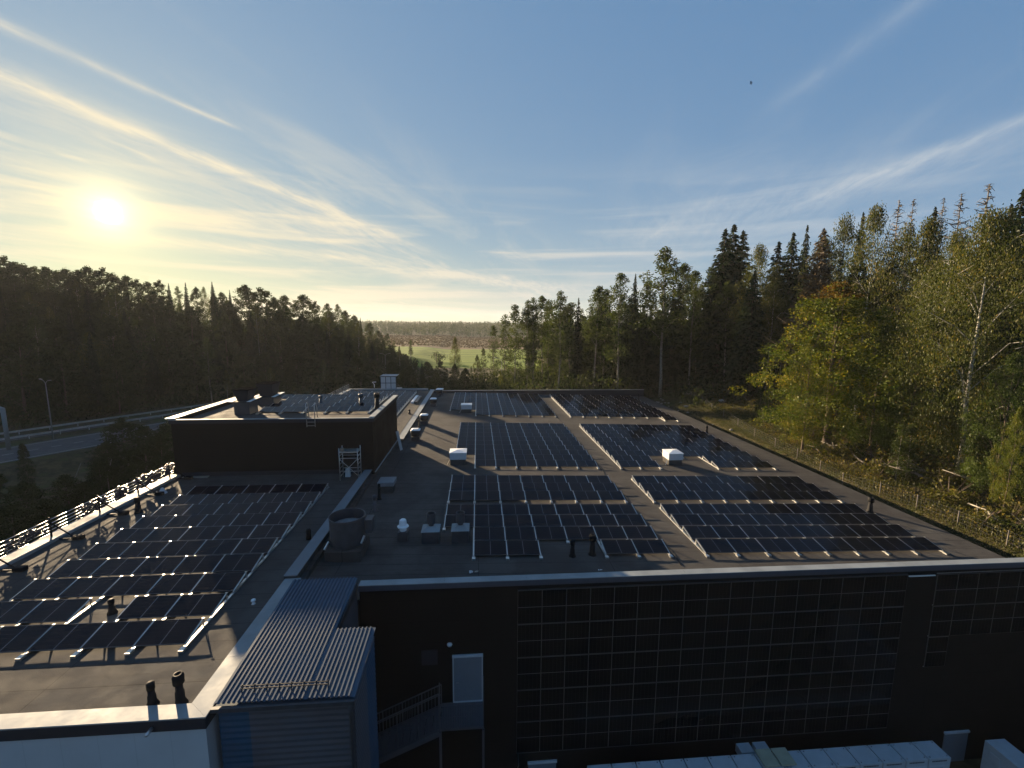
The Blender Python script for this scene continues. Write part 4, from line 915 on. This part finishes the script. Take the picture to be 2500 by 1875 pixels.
K['spruce']=[spruce(sd,20,w) for sd,w in ((1,6.2),(2,5.4),(3,7))]
K['deadspruce']=[spruce(sd,20,5.0,.3,bare=True,lv=40,sparse=.8) for sd in (11,12,13)]
K['brown']=[spruce(21,20,8,.12,'leafbrown',40,dead=True)]
K['birch']=[decid('birch',sd,20,6.6,.30,'leafbirch','birchbark',130,.19,12,1.1,150,3,.5,.15,oval) for sd in (31,32)]
K['bigbirch']=[decid('birch',sd,20,10,.08,'leafbirch','birchbark',165,.155,16,1.2,350,3,.5,.16,oval) for sd in (41,42)]
K['aspen']=[decid('aspen',sd,20,6.4,c0,'leafaspen','aspenbark',88,.27,12,1.0,150,3,0,.17,oval) for sd,c0 in ((51,.36),(52,.45),(53,.26))]
K['slim']=[decid('aspen',sd,20,4.8,.10,'leafaspen','aspenbark',80,.29,10,.9,150,3,0,.13,conic) for sd in (61,62)]
K['maple']=[decid('maple',71,16,14.5,.10,'leafmaple','bark',180,.19,20,1.15,330,0,0,.30,lambda f:math.sin(math.pi*min(1,f*.72+.28))**.7,topred=True),decid('maple',72,16,13,.10,'leafmaple','bark',150,.20,18,1.15,270,0,0,.28,oval)]
K['green']=[decid('maple',sd,16,12,.06,'leafgreen','bark',150,.20,16,1.2,240,0,0,.28,oval) for sd in (81,)]
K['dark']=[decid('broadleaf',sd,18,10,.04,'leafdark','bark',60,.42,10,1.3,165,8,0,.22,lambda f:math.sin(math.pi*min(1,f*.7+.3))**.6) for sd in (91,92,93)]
K['bush']=[bush(s) for s in (101,102)]+[bush(103,'leafdark')]
NAME=dict(spruce='spruce_tree',deadspruce='dead_spruce_tree',brown='spruce_tree',birch='birch_tree',bigbirch='birch_tree',aspen='aspen_tree',slim='aspen_tree',maple='maple_tree',green='maple_tree',dark='broadleaf_tree',bush='bush')
HT={'maple':16,'green':16,'dark':18,'bush':2.0}
CATN={'bush':'bush'}
def put_tree(kind,u,v,h,label,group=None,wf=1.0,idx=None,rot=None,zofs=0,under=True):
    k=K[kind][idx if idx is not None else random.randrange(len(K[kind]))]
    z=ground(u,v)+zofs; e=thing(NAME[kind],label,CATN.get(kind,'tree'),(u,v,z),group)
    s=h/HT.get(kind,20); e.scale=(s*wf,s*wf,s); e.rotation_euler=(0,0,rot if rot is not None else random.uniform(0,6.28))
    a=link('trunk' if kind!='bush' else 'stem',k[0],e,(0,0,0))
    if k[1]: link('crown',k[1],e,(0,0,0))
    return e
def tree_at(kind,px,ytop,v,label,group=None,wf=1.0,idx=None,rot=None):
    t=Pv(px,ytop,v); g=ground(t.x,v); h=max(2.0,t.z-g); return put_tree(kind,t.x,v,h,label,group,wf*(20/h)**.45 if False else wf,idx,rot)
FR=[ # foreground and skyline trees right of the valley: kind, px, ytop, v, width factor, variant, label
('slim',1205,795,150,1.2,0,'lit leafy tree closing the valley view on the right, left of the pointed tree'),
('slim',1232,770,120,1.4,1,'bushy green tree at the left end of the right-hand wood'),
('slim',1258,743,100,1.1,0,'pointed slender tree at the left end of the right-hand wood'),
('aspen',1288,736,98,.9,0,'slender feathery tree, second peak from the left of the right-hand wood'),
('slim',1303,730,96,1.0,1,'narrow feathery tree beside the second peak of the right-hand wood'),
('aspen',1328,725,97,.9,1,'thin-topped tree left of the tall bare-trunked one in the right-hand wood'),
('aspen',1368,714,88,1.0,0,'bare-trunked tree with rounded top above the middle of the rear parapet'),
('spruce',1413,728,98,.7,1,'small ragged conifer in the dip of the skyline'),
('aspen',1456,701,92,1.0,1,'airy tree with see-through crown right of the skyline dip'),
('aspen',1520,668,86,1.05,2,'tall leafy tree left of the narrow dark spruce'),
('spruce',1552,670,92,.6,0,'narrow dark spruce between two leafy trees'),
('aspen',1578,690,96,.8,1,'thin tree between the narrow spruce and the tallest aspen'),
('aspen',1631,608,82,1.25,0,'tallest aspen with pale bare trunk behind the roof corner'),
('aspen',1700,662,84,.9,2,'leafy tree right of the tallest aspen with a thin pale trunk'),
('spruce',1772,560,84,1.3,0,'left spire of the big dark spruce pair'),
('spruce',1793,550,88,1.35,2,'highest spire of the big dark spruce group'),
('spruce',1815,566,92,1.5,1,'right spire of the big dark spruce group'),
('birch',1858,608,75,.95,0,'tall white-trunked birch right of the dark spruce pair'),
('spruce',1902,592,86,1.35,1,'dark spruce behind the tall birch'),
('spruce',1938,570,88,1.3,0,'dark spruce left of the sharp narrow spire'),
('spruce',1972,551,90,.6,2,'sharp narrow spruce spire above the wood'),
('brown',2012,560,62,1.0,0,'brownish half-dead spruce behind the yellow maple'),
('birch',2064,538,70,1.0,1,'birch with drooping top above the yellow maple'),
('spruce',2108,522,72,.7,1,'dark spruce tip left of the tall bare-limbed birch'),
('birch',2148,513,55,.9,0,'tall birch with long bare curved limbs'),
('deadspruce',2197,490,60,1.1,0,'dead spruce tip, leftmost of the bare tops'),
('deadspruce',2232,487,60,.8,1,'narrow dead spruce tip, second of the bare tops'),
('birch',2215,560,56,.9,1,'dense birch below the two leftmost dead tips'),
('spruce',2284,507,62,.8,0,'dark live spruce tip between the dead tops'),
('deadspruce',2305,484,60,.8,2,'faint dead spruce tip behind the dark live spruce'),
('deadspruce',2350,474,56,1.1,0,'wide dead spruce top left of the highest one'),
('birch',2285,545,50,1.0,0,'olive birch left of the big golden birch'),
('deadspruce',2417,450,52,1.3,1,'highest dead spruce top against the sky'),
('bigbirch',2435,520,34,1.1,0,'big golden-leaved birch with forked white trunk at the right'),
('bigbirch',2330,580,42,.85,1,'smaller golden birch left of the big forked birch'),
('spruce',2500,465,48,1.0,2,'dark spruce at the right picture edge'),
('spruce',2470,500,58,1.0,0,'dark spruce behind the big golden birch'),
('birch',2025,590,64,1.0,0,'feathery birch between the brownish spruce and the drooping birch'),('aspen',1740,655,86,1.1,0,'leafy tree filling the gap left of the dark spruce group'),('birch',1893,655,72,.8,1,'short birch right of the tall white-trunked birch'),('aspen',1668,648,92,1.0,1,'leafy tree just right of the tallest aspen'),('slim',1480,705,96,1.5,0,'full leafy tree left of the tall leafy pair'),('slim',1343,735,104,1.4,1,'full leafy tree behind the bare-trunked tree'),('slim',1395,738,100,1.5,0,'full leafy tree left of the skyline dip'),
('maple',2060,700,45.5,1.12,0,'yellow-green maple with red top at the roof side'),
('maple',1985,830,44.5,.55,1,'lower yellow maple in front of the red-topped maple'),
('green',2250,830,39,.75,0,'dark green maple right of the yellow maple'),
('green',2160,800,42,.7,0,'dark shaded maple between the yellow maple and the golden birch'),
('green',2480,870,30,.6,0,'dark green tree low at the right picture edge'),
('maple',2492,1000,28,.38,1,'small yellow-leaved tree at the right edge below the birch'),
]
for kd,px,yt,v,wf,ix,lb in FR: tree_at(kd,px,yt,v,lb,None,wf,ix)
skyR=np.array([(1180,800),(1258,760),(1370,745),(1415,745),(1470,715),(1520,690),(1600,660),(1700,690),(1790,600),(1860,640),(1940,600),(2020,590),(2110,550),(2200,540),(2300,540),(2400,520),(2600,520)],float)
skyL=np.array([(-200,615),(0,632),(60,648),(110,656),(160,664),(215,658),(250,664),(310,682),(340,702),(385,694),(452,704),(516,706),(545,716),(595,702),(640,714),(690,728),(760,742),(800,750),(845,756),(880,786),(925,812),(960,838),(1010,868),(1100,890)],float)
# filler wood behind, right: individual trees kept under the skyline
GR='trees packed in the dark wood right of the roof'
cnt=0
for i in range(9000):
    if cnt>=170: break
    u=random.uniform(4,105); v=random.uniform(84,150) if u<40 else random.uniform(34,115)
    if u<38 and v<86: continue
    g=ground(u,v); x,y,d=proj(u,v,g)
    if x<1190 or x>2620 or (u<48 and v<70) or u<33+ (70-v)*.25: continue
    if x>1540 and v<60 and u<50: continue
    h=random.uniform(14,22); yt=proj(u,v,g+h)[1]; lim=np.interp(x,skyR[:,0],skyR[:,1])+random.uniform(0,70)**1.0*(.6 if x<1600 else 1)
    if yt<lim:
        k=(lim-y)/(yt-y); h*=max(.2,k)
    if h<7: continue
    kd=random.choice(['spruce','spruce','spruce','aspen','birch','slim']) if x>1500 else random.choice(['aspen','slim','aspen','spruce','dark'])
    lb={'spruce':'one of the dark spruces packed in the wood right of the roof','aspen':'one of the bare-trunked aspens packed in the wood right of the roof','birch':'one of the birches packed in the wood right of the roof','slim':'one of the slender leafy trees packed in the wood right of the roof','dark':'one of the dark broadleaf trees packed in the wood right of the roof'}[kd]
    put_tree(kd,u,v,h,lb,GR,random.uniform(.8,1.1)); cnt+=1
# left hillside
GL='trees covering the shaded hillside on the left'
LBL={'dark':'one of the dark broadleaf trees on the shaded left hillside','spruce':'one of the dark spruces on the shaded left hillside','birch':'one of the birches on the shaded left hillside','aspen':'one of the thin leafy trees on the shaded left hillside','slim':'one of the narrow leafy trees on the shaded left hillside'}
sp=[('dark',0,628,150,1.1),('dark',28,642,150,1.1),('dark',60,648,152,1.2),('aspen',88,652,155,1.3),('dark',112,655,150,1.1),('dark',140,664,156,1.2),('dark',165,660,158,1.0),('dark',195,662,160,1.1),('dark',217,655,160,1.0),('dark',245,656,162,1.0),('dark',275,670,164,1.1),('dark',305,676,166,1.1),('dark',330,684,170,1.0),('dark',362,690,172,1.0),('dark',385,686,175,.9)]
for kd,px,yt,v,wf in sp: tree_at(kd,px,yt,v,LBL[kd],GL,wf)
tree_at('spruce',411,692,178,'pair-like dark spruce tip on the left skyline',None,.7,0); tree_at('spruce',452,690,180,'small dark spruce tip left of the tallest one on the left skyline',None,.7,1); tree_at('spruce',517,688,184,'tallest dark spruce tip on the left skyline',None,.75,2)
for kd,px,yt,v,wf in [('aspen',432,700,180,.9),('dark',478,704,182,.8),('birch',497,703,186,.8),('dark',543,716,190,.8),('spruce',560,708,192,.6)]: tree_at(kd,px,yt,v,LBL[kd],GL,wf)
tree_at('dark',598,698,175,'tallest rounded dark crown on the left skyline',None,1.1,0); tree_at('dark',640,706,178,'broad dark crown right of the tallest rounded one on the left skyline',None,1.35,1)
tree_at('dark',690,724,185,'broad dark crown with ragged top before the skyline falls',None,1.0,2); tree_at('dark',735,722,190,'broad dark crown at the right end of the left wood',None,1.3,0)
for kd,px,yt,v,wf in [('dark',665,728,180,.9),('dark',765,738,195,1.0),('aspen',795,742,200,1.1),('aspen',825,744,205,1.1),('dark',842,760,215,1.0),('dark',866,772,240,.9),('spruce',880,775,245,.5),('dark',900,790,250,.9),('dark',925,808,265,1.0),('dark',945,815,280,.8),('birch',962,832,290,.8),('slim',1003,830,262,1.2),('dark',975,850,250,.7)]: tree_at(kd,px,yt,v,LBL[kd],GL,wf)
cnt=0
for i in range(9000):
    if cnt>=165: break
    px=random.uniform(-60,1010); r=random.uniform(118,260); d=ray(px,780); d.z=0; d.normalize(); u,v=d.x*r,d.y*r
    s=(u+75)*.82-(v-82)*.57
    if s>-15 and not (s>20 and px>640 and r>125): continue
    g=ground(u,v); x,y,dd=proj(u,v,g); h=random.uniform(11,19); yt=proj(u,v,g+h)[1]; lim=np.interp(x,skyL[:,0],skyL[:,1])+random.uniform(6,50)
    if yt<lim: h*=max(.2,(lim-y)/(yt-y))
    if h<6: continue
    kd=random.choice(['dark']*5+['spruce','spruce','aspen','birch'])
    put_tree(kd,u,v,h,LBL[kd],GL,random.uniform(.9,1.3)*(14/h)**.3); cnt+=1
# valley trees behind the far roof edge (centre) and bushes round the field
GC='dark trees in the valley behind the far roof edge'
cen=[('dark',700,915,105,1.2),('dark',760,900,110,1.2),('dark',820,880,125,1.2),('dark',870,870,130,1.2),('dark',915,880,135,1.1),('dark',960,885,125,1.1),('dark',1000,895,120,1.1),('dark',1045,885,118,1.0),('dark',1075,880,125,.9),('dark',640,925,110,1.2),('dark',590,930,108,1.2),('dark',985,905,112,1.2),('dark',1060,905,108,1.1),('dark',1110,890,112,.9),('dark',880,905,112,1.3),('dark',930,910,108,1.2),('dark',810,915,105,1.3),('birch',660,900,120,1.0),('birch',550,905,122,.9),('aspen',790,880,140,1.0),('dark',1135,900,104,1.0),('spruce',1030,880,140,.7)]
for kd,px,yt,v,wf in cen: tree_at(kd,px,yt,v,'one of the dark trees in the valley behind the far roof edge',GC,wf)
tree_at('birch',1112,826,120,'slender airy tree standing in front of the green field',None,.75,0); tree_at('maple',1165,868,112,'sunlit yellow-green tree right of the green field',None,.4,1)
tree_at('slim',1180,850,118,'sunlit leafy tree beside the yellow-green one right of the field',None,1.1,0); tree_at('maple',1222,905,101,'small golden tree just behind the rear parapet',None,.3,1)
tree_at('bush',1067,850,252,'round bush standing alone on the green field',None,1.0,2); tree_at('slim',1001,832,255,'narrow tree at the left side of the green field',None,1.3,1)
for kd,px,yt,v,wf in [('dark',905,812,215,.9),('dark',935,828,215,.8),('dark',958,842,210,.8),('birch',975,846,205,.7),('dark',950,866,170,.8),('dark',990,872,165,.8),('dark',1030,896,150,.7),('dark',1090,900,150,.7),('dark',1130,905,140,.8),('slim',1150,895,130,1.2),('dark',1015,884,160,.7)]: tree_at(kd,px,yt,v,'one of the trees bordering the near side of the green field','trees bordering the green field',wf)
for px,yt,v in ((1020,846,400),(1040,850,395),(985,848,380),(965,852,370)): tree_at('bush',px,yt,v,'one of the bushes along the left edge of the green field','bushes along the green field',1.6)
# trees between left roof and road
GB='dark trees and bushes below the left roof edge'
for kd,px,yt,v,wf in [('dark',300,1025,62,1.0),('dark',345,1040,60,.9),('dark',385,1060,58,.9),('dark',262,1080,60,.7),('dark',410,1030,64,.9),('dark',240,1120,56,.8),('dark',60,1180,46,.9),('dark',160,1160,50,.9),('dark',20,1230,42,1.0),('dark',110,1220,44,.9),('dark',200,1180,50,.9),('dark',330,1130,52,.9),('dark',55,1085,60,.35),('dark',-30,1150,50,.9)]:
    tree_at(kd,px,yt,v,'one of the dark bushy trees below the left roof edge',GB,wf*1.5)
for x,y,x2,y2,v in ((198,1130,175,1185,54),(273,1120,262,1160,58)):
    a=Pv(x,y,v);b=Pv(x2,y2,v-1); mb=MB(); mb.tube([b-Vector((0,0,2)),b,a],[.07,.06,.03],5); tag(build(mb,'bare_pole',M['deadbark'],None,True),'thin pale leaning stem among dark bushes, %s one'%('left' if x<200 else 'right'),'dead stem','leaning stems')
# ------------------------------------------------------------------ right slope: fence, scrub, rocks, logs
fe=thing('wire_fence','low wire mesh fence with thin posts along the bushy slope','fence',(34,40,-1.4))
fp=[(40.5,84),(39.5,78),(38.5,72),(37.5,67),(36.6,62),(35.8,57),(35,52),(34.6,47.5),(34.3,43.5),(34.1,40),(33.9,37),(34.2,33.5),(34.4,30.5),(34.4,27.5),(34.4,24.5),(34.4,21.5),(34.4,18.5)]
pv=[Vector((u,v,ground(u,v))) for u,v in fp]
for p in pv:
    mb=MB(); mb.tube([p-Vector((0,0,.3)),p+Vector((0,0,1.15))],.04,6); build(mb,'post',M['deadbark'],fe,True)
mb=MB()
for a,b in zip(pv[:-1],pv[1:]):
    for z in (.1,.35,.6,.85,1.1): mb.bar(a+Vector((0,0,z)),b+Vector((0,0,z)),.004)
    n=int((b-a).length/.3)
    for i in range(n): p=a.lerp(b,i/n); mb.bar(p+Vector((0,0,.1)),p+Vector((0,0,1.1)),.003)
build(mb,'wire_mesh',M['railgrey'],fe)
# undergrowth: grass and scrub nobody could count
def scatter(name,label,n,mt,size,hgt,region,tonef=.5,dirs=(0,0,1),asp=.35,dens=None,kind='stuff',cat='undergrowth'):
    Q=[];
    while len(Q)<n:
        u,v=region()
        Q.append((u,v))
    Q=np.array(Q); z=ground_np(Q[:,0],Q[:,1]); Pp=np.stack([Q[:,0],Q[:,1],z+rng.random(n)**1.6*hgt],1)
    tn=.5+.35*np.sin(Q[:,0]*1.1+Q[:,1]*.7)*np.sin(Q[:,1]*.9)+.2*rng.normal(size=n)
    me=leaf_mesh(name,Pp,size*(.6+.8*rng.random(n)),mt,tn,dirs=np.tile(np.array([dirs],float),(n,1)),asp=asp)
    return tag(link(name,me),label,cat,kind=kind)
def reg_edge():
    v=18+65*random.random()**1.4; return random.uniform(31.7,35.5+max(0,(v-45)*.13)),v
def reg_slope():
    v=17+72*random.random()**1.3; return 34.5+max(0,(v-45)*.13)+random.random()**1.3*26,v
scatter('grass','rough grass strip between the right roof edge and the wire fence',70000,M['grass'],.13,.2,reg_edge,cat='grass')
scatter('undergrowth','yellow-green scrub and ferns covering the slope beyond the fence',120000,M['leafbush'],.15,.55,reg_slope,dirs=(0,.2,.6),asp=.6)
GSB='yellow-green bushes on the slope beyond the fence'
n=0
for px,py,v,h in [(2170,1130,37,2.4),(2130,1115,40,2.0),(1975,1075,48,2.2),(1935,1060,52,2.4),(1900,1040,56,2.2),(1870,1030,60,2.4),(1840,1020,64,2),(1800,1000,68,2),(1765,995,72,2),(1740,985,75,1.8),(1700,978,78,1.8),(1670,970,80,1.8),(2075,1090,43,2.2),(2240,1100,37,2.2),(2330,1120,34,2.2),(2400,1100,34,2.5),(2460,1150,31,2.2),(2340,1230,30,1.6),(2390,1300,27,1.6),(2470,1260,27,1.8),(2450,1330,26,1.4),(2300,1170,33,1.8),(2220,1190,35,1.2),(2500,1200,29,2.2),(2100,1060,46,2.6),(2180,1050,42,3),(2380,1040,36,3),(2440,1050,34,3),(2290,1080,38,3),(1880,990,68,2.6),(1920,1010,62,2.6)]:
    d=ray(px,py); 
    u=d.x/d.y*v
    if u<34.8: u=35+random.random()
    put_tree('bush',u,v,h,'one of the leafy bushes on the slope beyond the wire fence',GSB,random.uniform(.8,1.3),idx=0 if random.random()<.7 else (1 if random.random()<.6 else 2))
def reg_back():
    u=random.uniform(-30,70); return u,random.uniform(82.2,128) if u<36 else random.uniform(70,120)
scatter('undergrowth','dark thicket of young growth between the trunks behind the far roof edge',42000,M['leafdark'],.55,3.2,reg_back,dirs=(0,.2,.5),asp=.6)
def reg_left():
    while 1:
        u=random.uniform(-150,-30); v=random.uniform(60,230); s_=(u+75)*.82-(v-82)*.57
        if s_<-15: return u,v
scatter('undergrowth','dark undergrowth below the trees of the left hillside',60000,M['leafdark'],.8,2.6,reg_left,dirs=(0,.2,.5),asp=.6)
scatter('brushwood','brown brush and dead twigs covering the slope beyond the fence',50000,M['leafbrown'],.22,.4,reg_slope,dirs=(.6,.6,.1),asp=.22)
for i in range(75):
    v=20+60*random.random()**1.2; u=36+max(0,(v-45)*.13)+random.random()**1.2*17
    put_tree('bush',u,v,random.uniform(.8,2.3),'one of the leafy bushes on the slope beyond the wire fence',GSB,random.uniform(.8,1.5),idx=random.choice((0,1,1,2,2)))
for i in range(14):
    v=random.uniform(22,60); u=37+max(0,(v-45)*.13)+random.random()*9
    put_tree('slim',u,v,random.uniform(3,5.5),'one of the young leafy saplings on the slope beyond the wire fence',GSB,1.5)
# rocks and cut logs
def rock(p,s,label,group):
    mb=MB(); n=8
    prof=[(.35,-.5),(.9,-.25),(1,.1),(.7,.45),(.25,.6)]
    mb.lathe((0,0,0),prof,n); k=[random.uniform(.75,1.25) for _ in mb.v]; mb.v=[(p[0]+x*s*k[i],p[1]+y*s*.8*k[-i],p[2]+z*s*.7*k[i]) for i,(x,y,z) in enumerate(mb.v)]
    return tag(build(mb,'boulder',M['rock']),label,'rock',group)
for i in range(70):
    v=random.uniform(52,80); u=31.9+abs(random.gauss(0,1.0))+ (v-52)*.05; rock((u,v,ground(u,v)+.1),random.uniform(.15,.42),'one of the pale stones heaped beside the far right roof edge','stones beside the far right roof edge')
for i,(x,y) in enumerate(((1763,979),(1818,978),(1795,970))):
    rock(tuple(P(x,y,.1)),.7,'pale boulder in the clearing behind the roof corner, %s'%('left one','right one','middle one')[i],None)
for i in range(60):
    u=random.uniform(36,48); v=random.uniform(20,46) if i<45 else random.uniform(60,80); 
    if i>=45: u+=4
    z=ground(u,v)+.15; a=random.uniform(0,3.14); L=random.uniform(1.2,3.6); r=random.uniform(.035,.10)
    mb=MB(); mb.tube([(u,v,z),(u+L*.5*math.cos(a),v+L*.5*math.sin(a),z+.2+random.random()*.5),(u+L*math.cos(a),v+L*math.sin(a),z+.1+random.random()*.8)],[r,r*.8,r*.4],6)
    for k in range(3):
        f=random.uniform(.2,.8); b=a+random.uniform(-1,1); mb.tube([(u+L*f*math.cos(a),v+L*f*math.sin(a),z+.25),(u+L*f*math.cos(a)+.8*math.cos(b),v+L*f*math.sin(a)+.8*math.sin(b),z+.5+random.random()*.6)],[r*.4,.01],4,cap=False)
    tag(build(mb,'fallen_branch',M['deadbark'] if i%2 else M['aspenbark'],None,True),'one of the bare branches lying on the bushy slope','branch','fallen branches on the slope')
# far wood across the valley: one mass
def blob_forest():
    n=6500; px=rng.uniform(-800,700,n); py=rng.uniform(630,1150,n); z=ground_np(px,py); keep=(py>650+14*np.sin(px*.02))
    px,py,z=px[keep],py[keep],z[keep]; n=len(px); hgt=rng.uniform(9,15,n)*(1+.12*np.sin(px*.013)); hgt=hgt*1.15
    Ps=[];S=[];Tn=[]; k=26
    for j in range(k):
        f=rng.random(n); r=2.6*np.sin(np.pi*(f*.85+.12))*rng.random(n)**.5; a=rng.uniform(0,6.283,n)
        Ps.append(np.stack([px+r*np.cos(a),py+r*np.sin(a),z+hgt*(.12+.88*f)],1)); S.append(rng.uniform(1.2,2.6,n)); Tn.append(.35+.3*f+.2*np.sin(px*.05)+.25*rng.normal(size=n))
    return leaf_mesh('far_forest',np.concatenate(Ps),np.concatenate(S),M['leaffar'],np.concatenate(Tn),asp=.8)
tag(link('far_forest',blob_forest()),'dark wooded ridge on the horizon across the valley','forest',kind='stuff')
# marsh scrub
def reg_marsh():
    v=random.uniform(395,680); return random.uniform(-190,60),v
scatter('marsh_scrub','brown reeds and low scrub on the marsh beyond the field',9000,M['leafbrown'],1.6,1.4,reg_marsh,dirs=(1,0,.15),asp=.7,cat='marsh scrub')
# bird
b=Vector(ray(1834,203).normalized())*60+Vector((0,0,CAMH)); mb=MB(); mb.tube([b+Vector((-.16,0,-.06)),b,b+Vector((.15,0,.08))],[.02,.05,.015],6)
mb.face([b+Vector((.03,0,.02)),b+Vector((.02,.05,.28)),b+Vector((-.06,.1,.22)),b+Vector((-.07,0,-.01))]); mb.face([b+Vector((.03,0,.02)),b+Vector((.03,-.05,-.24)),b+Vector((-.05,-.1,-.2)),b+Vector((-.07,0,-.01))])
tag(build(mb,'bird',M['black']),'small dark bird flying high in the sky','bird')

# ------------------------------------------------------------------ air
hz=MB(); hz.box(-3020,3020,-220,3520,-12.5,75); hm=bpy.data.materials.new('haze'); hm.use_nodes=True; t=NT(hm.node_tree)
pv_=t.n('ShaderNodeVolumePrincipled'); pv_.inputs['Color'].default_value=(.93,.95,1,1); pv_.inputs['Density'].default_value=.0001; pv_.inputs['Anisotropy'].default_value=.15
o_=t.n('ShaderNodeOutputMaterial'); t.put(o_.inputs['Volume'],pv_.outputs[0])
tag(build(hz,'haze',hm),'thin evening haze over the valley','haze',kind='stuff')
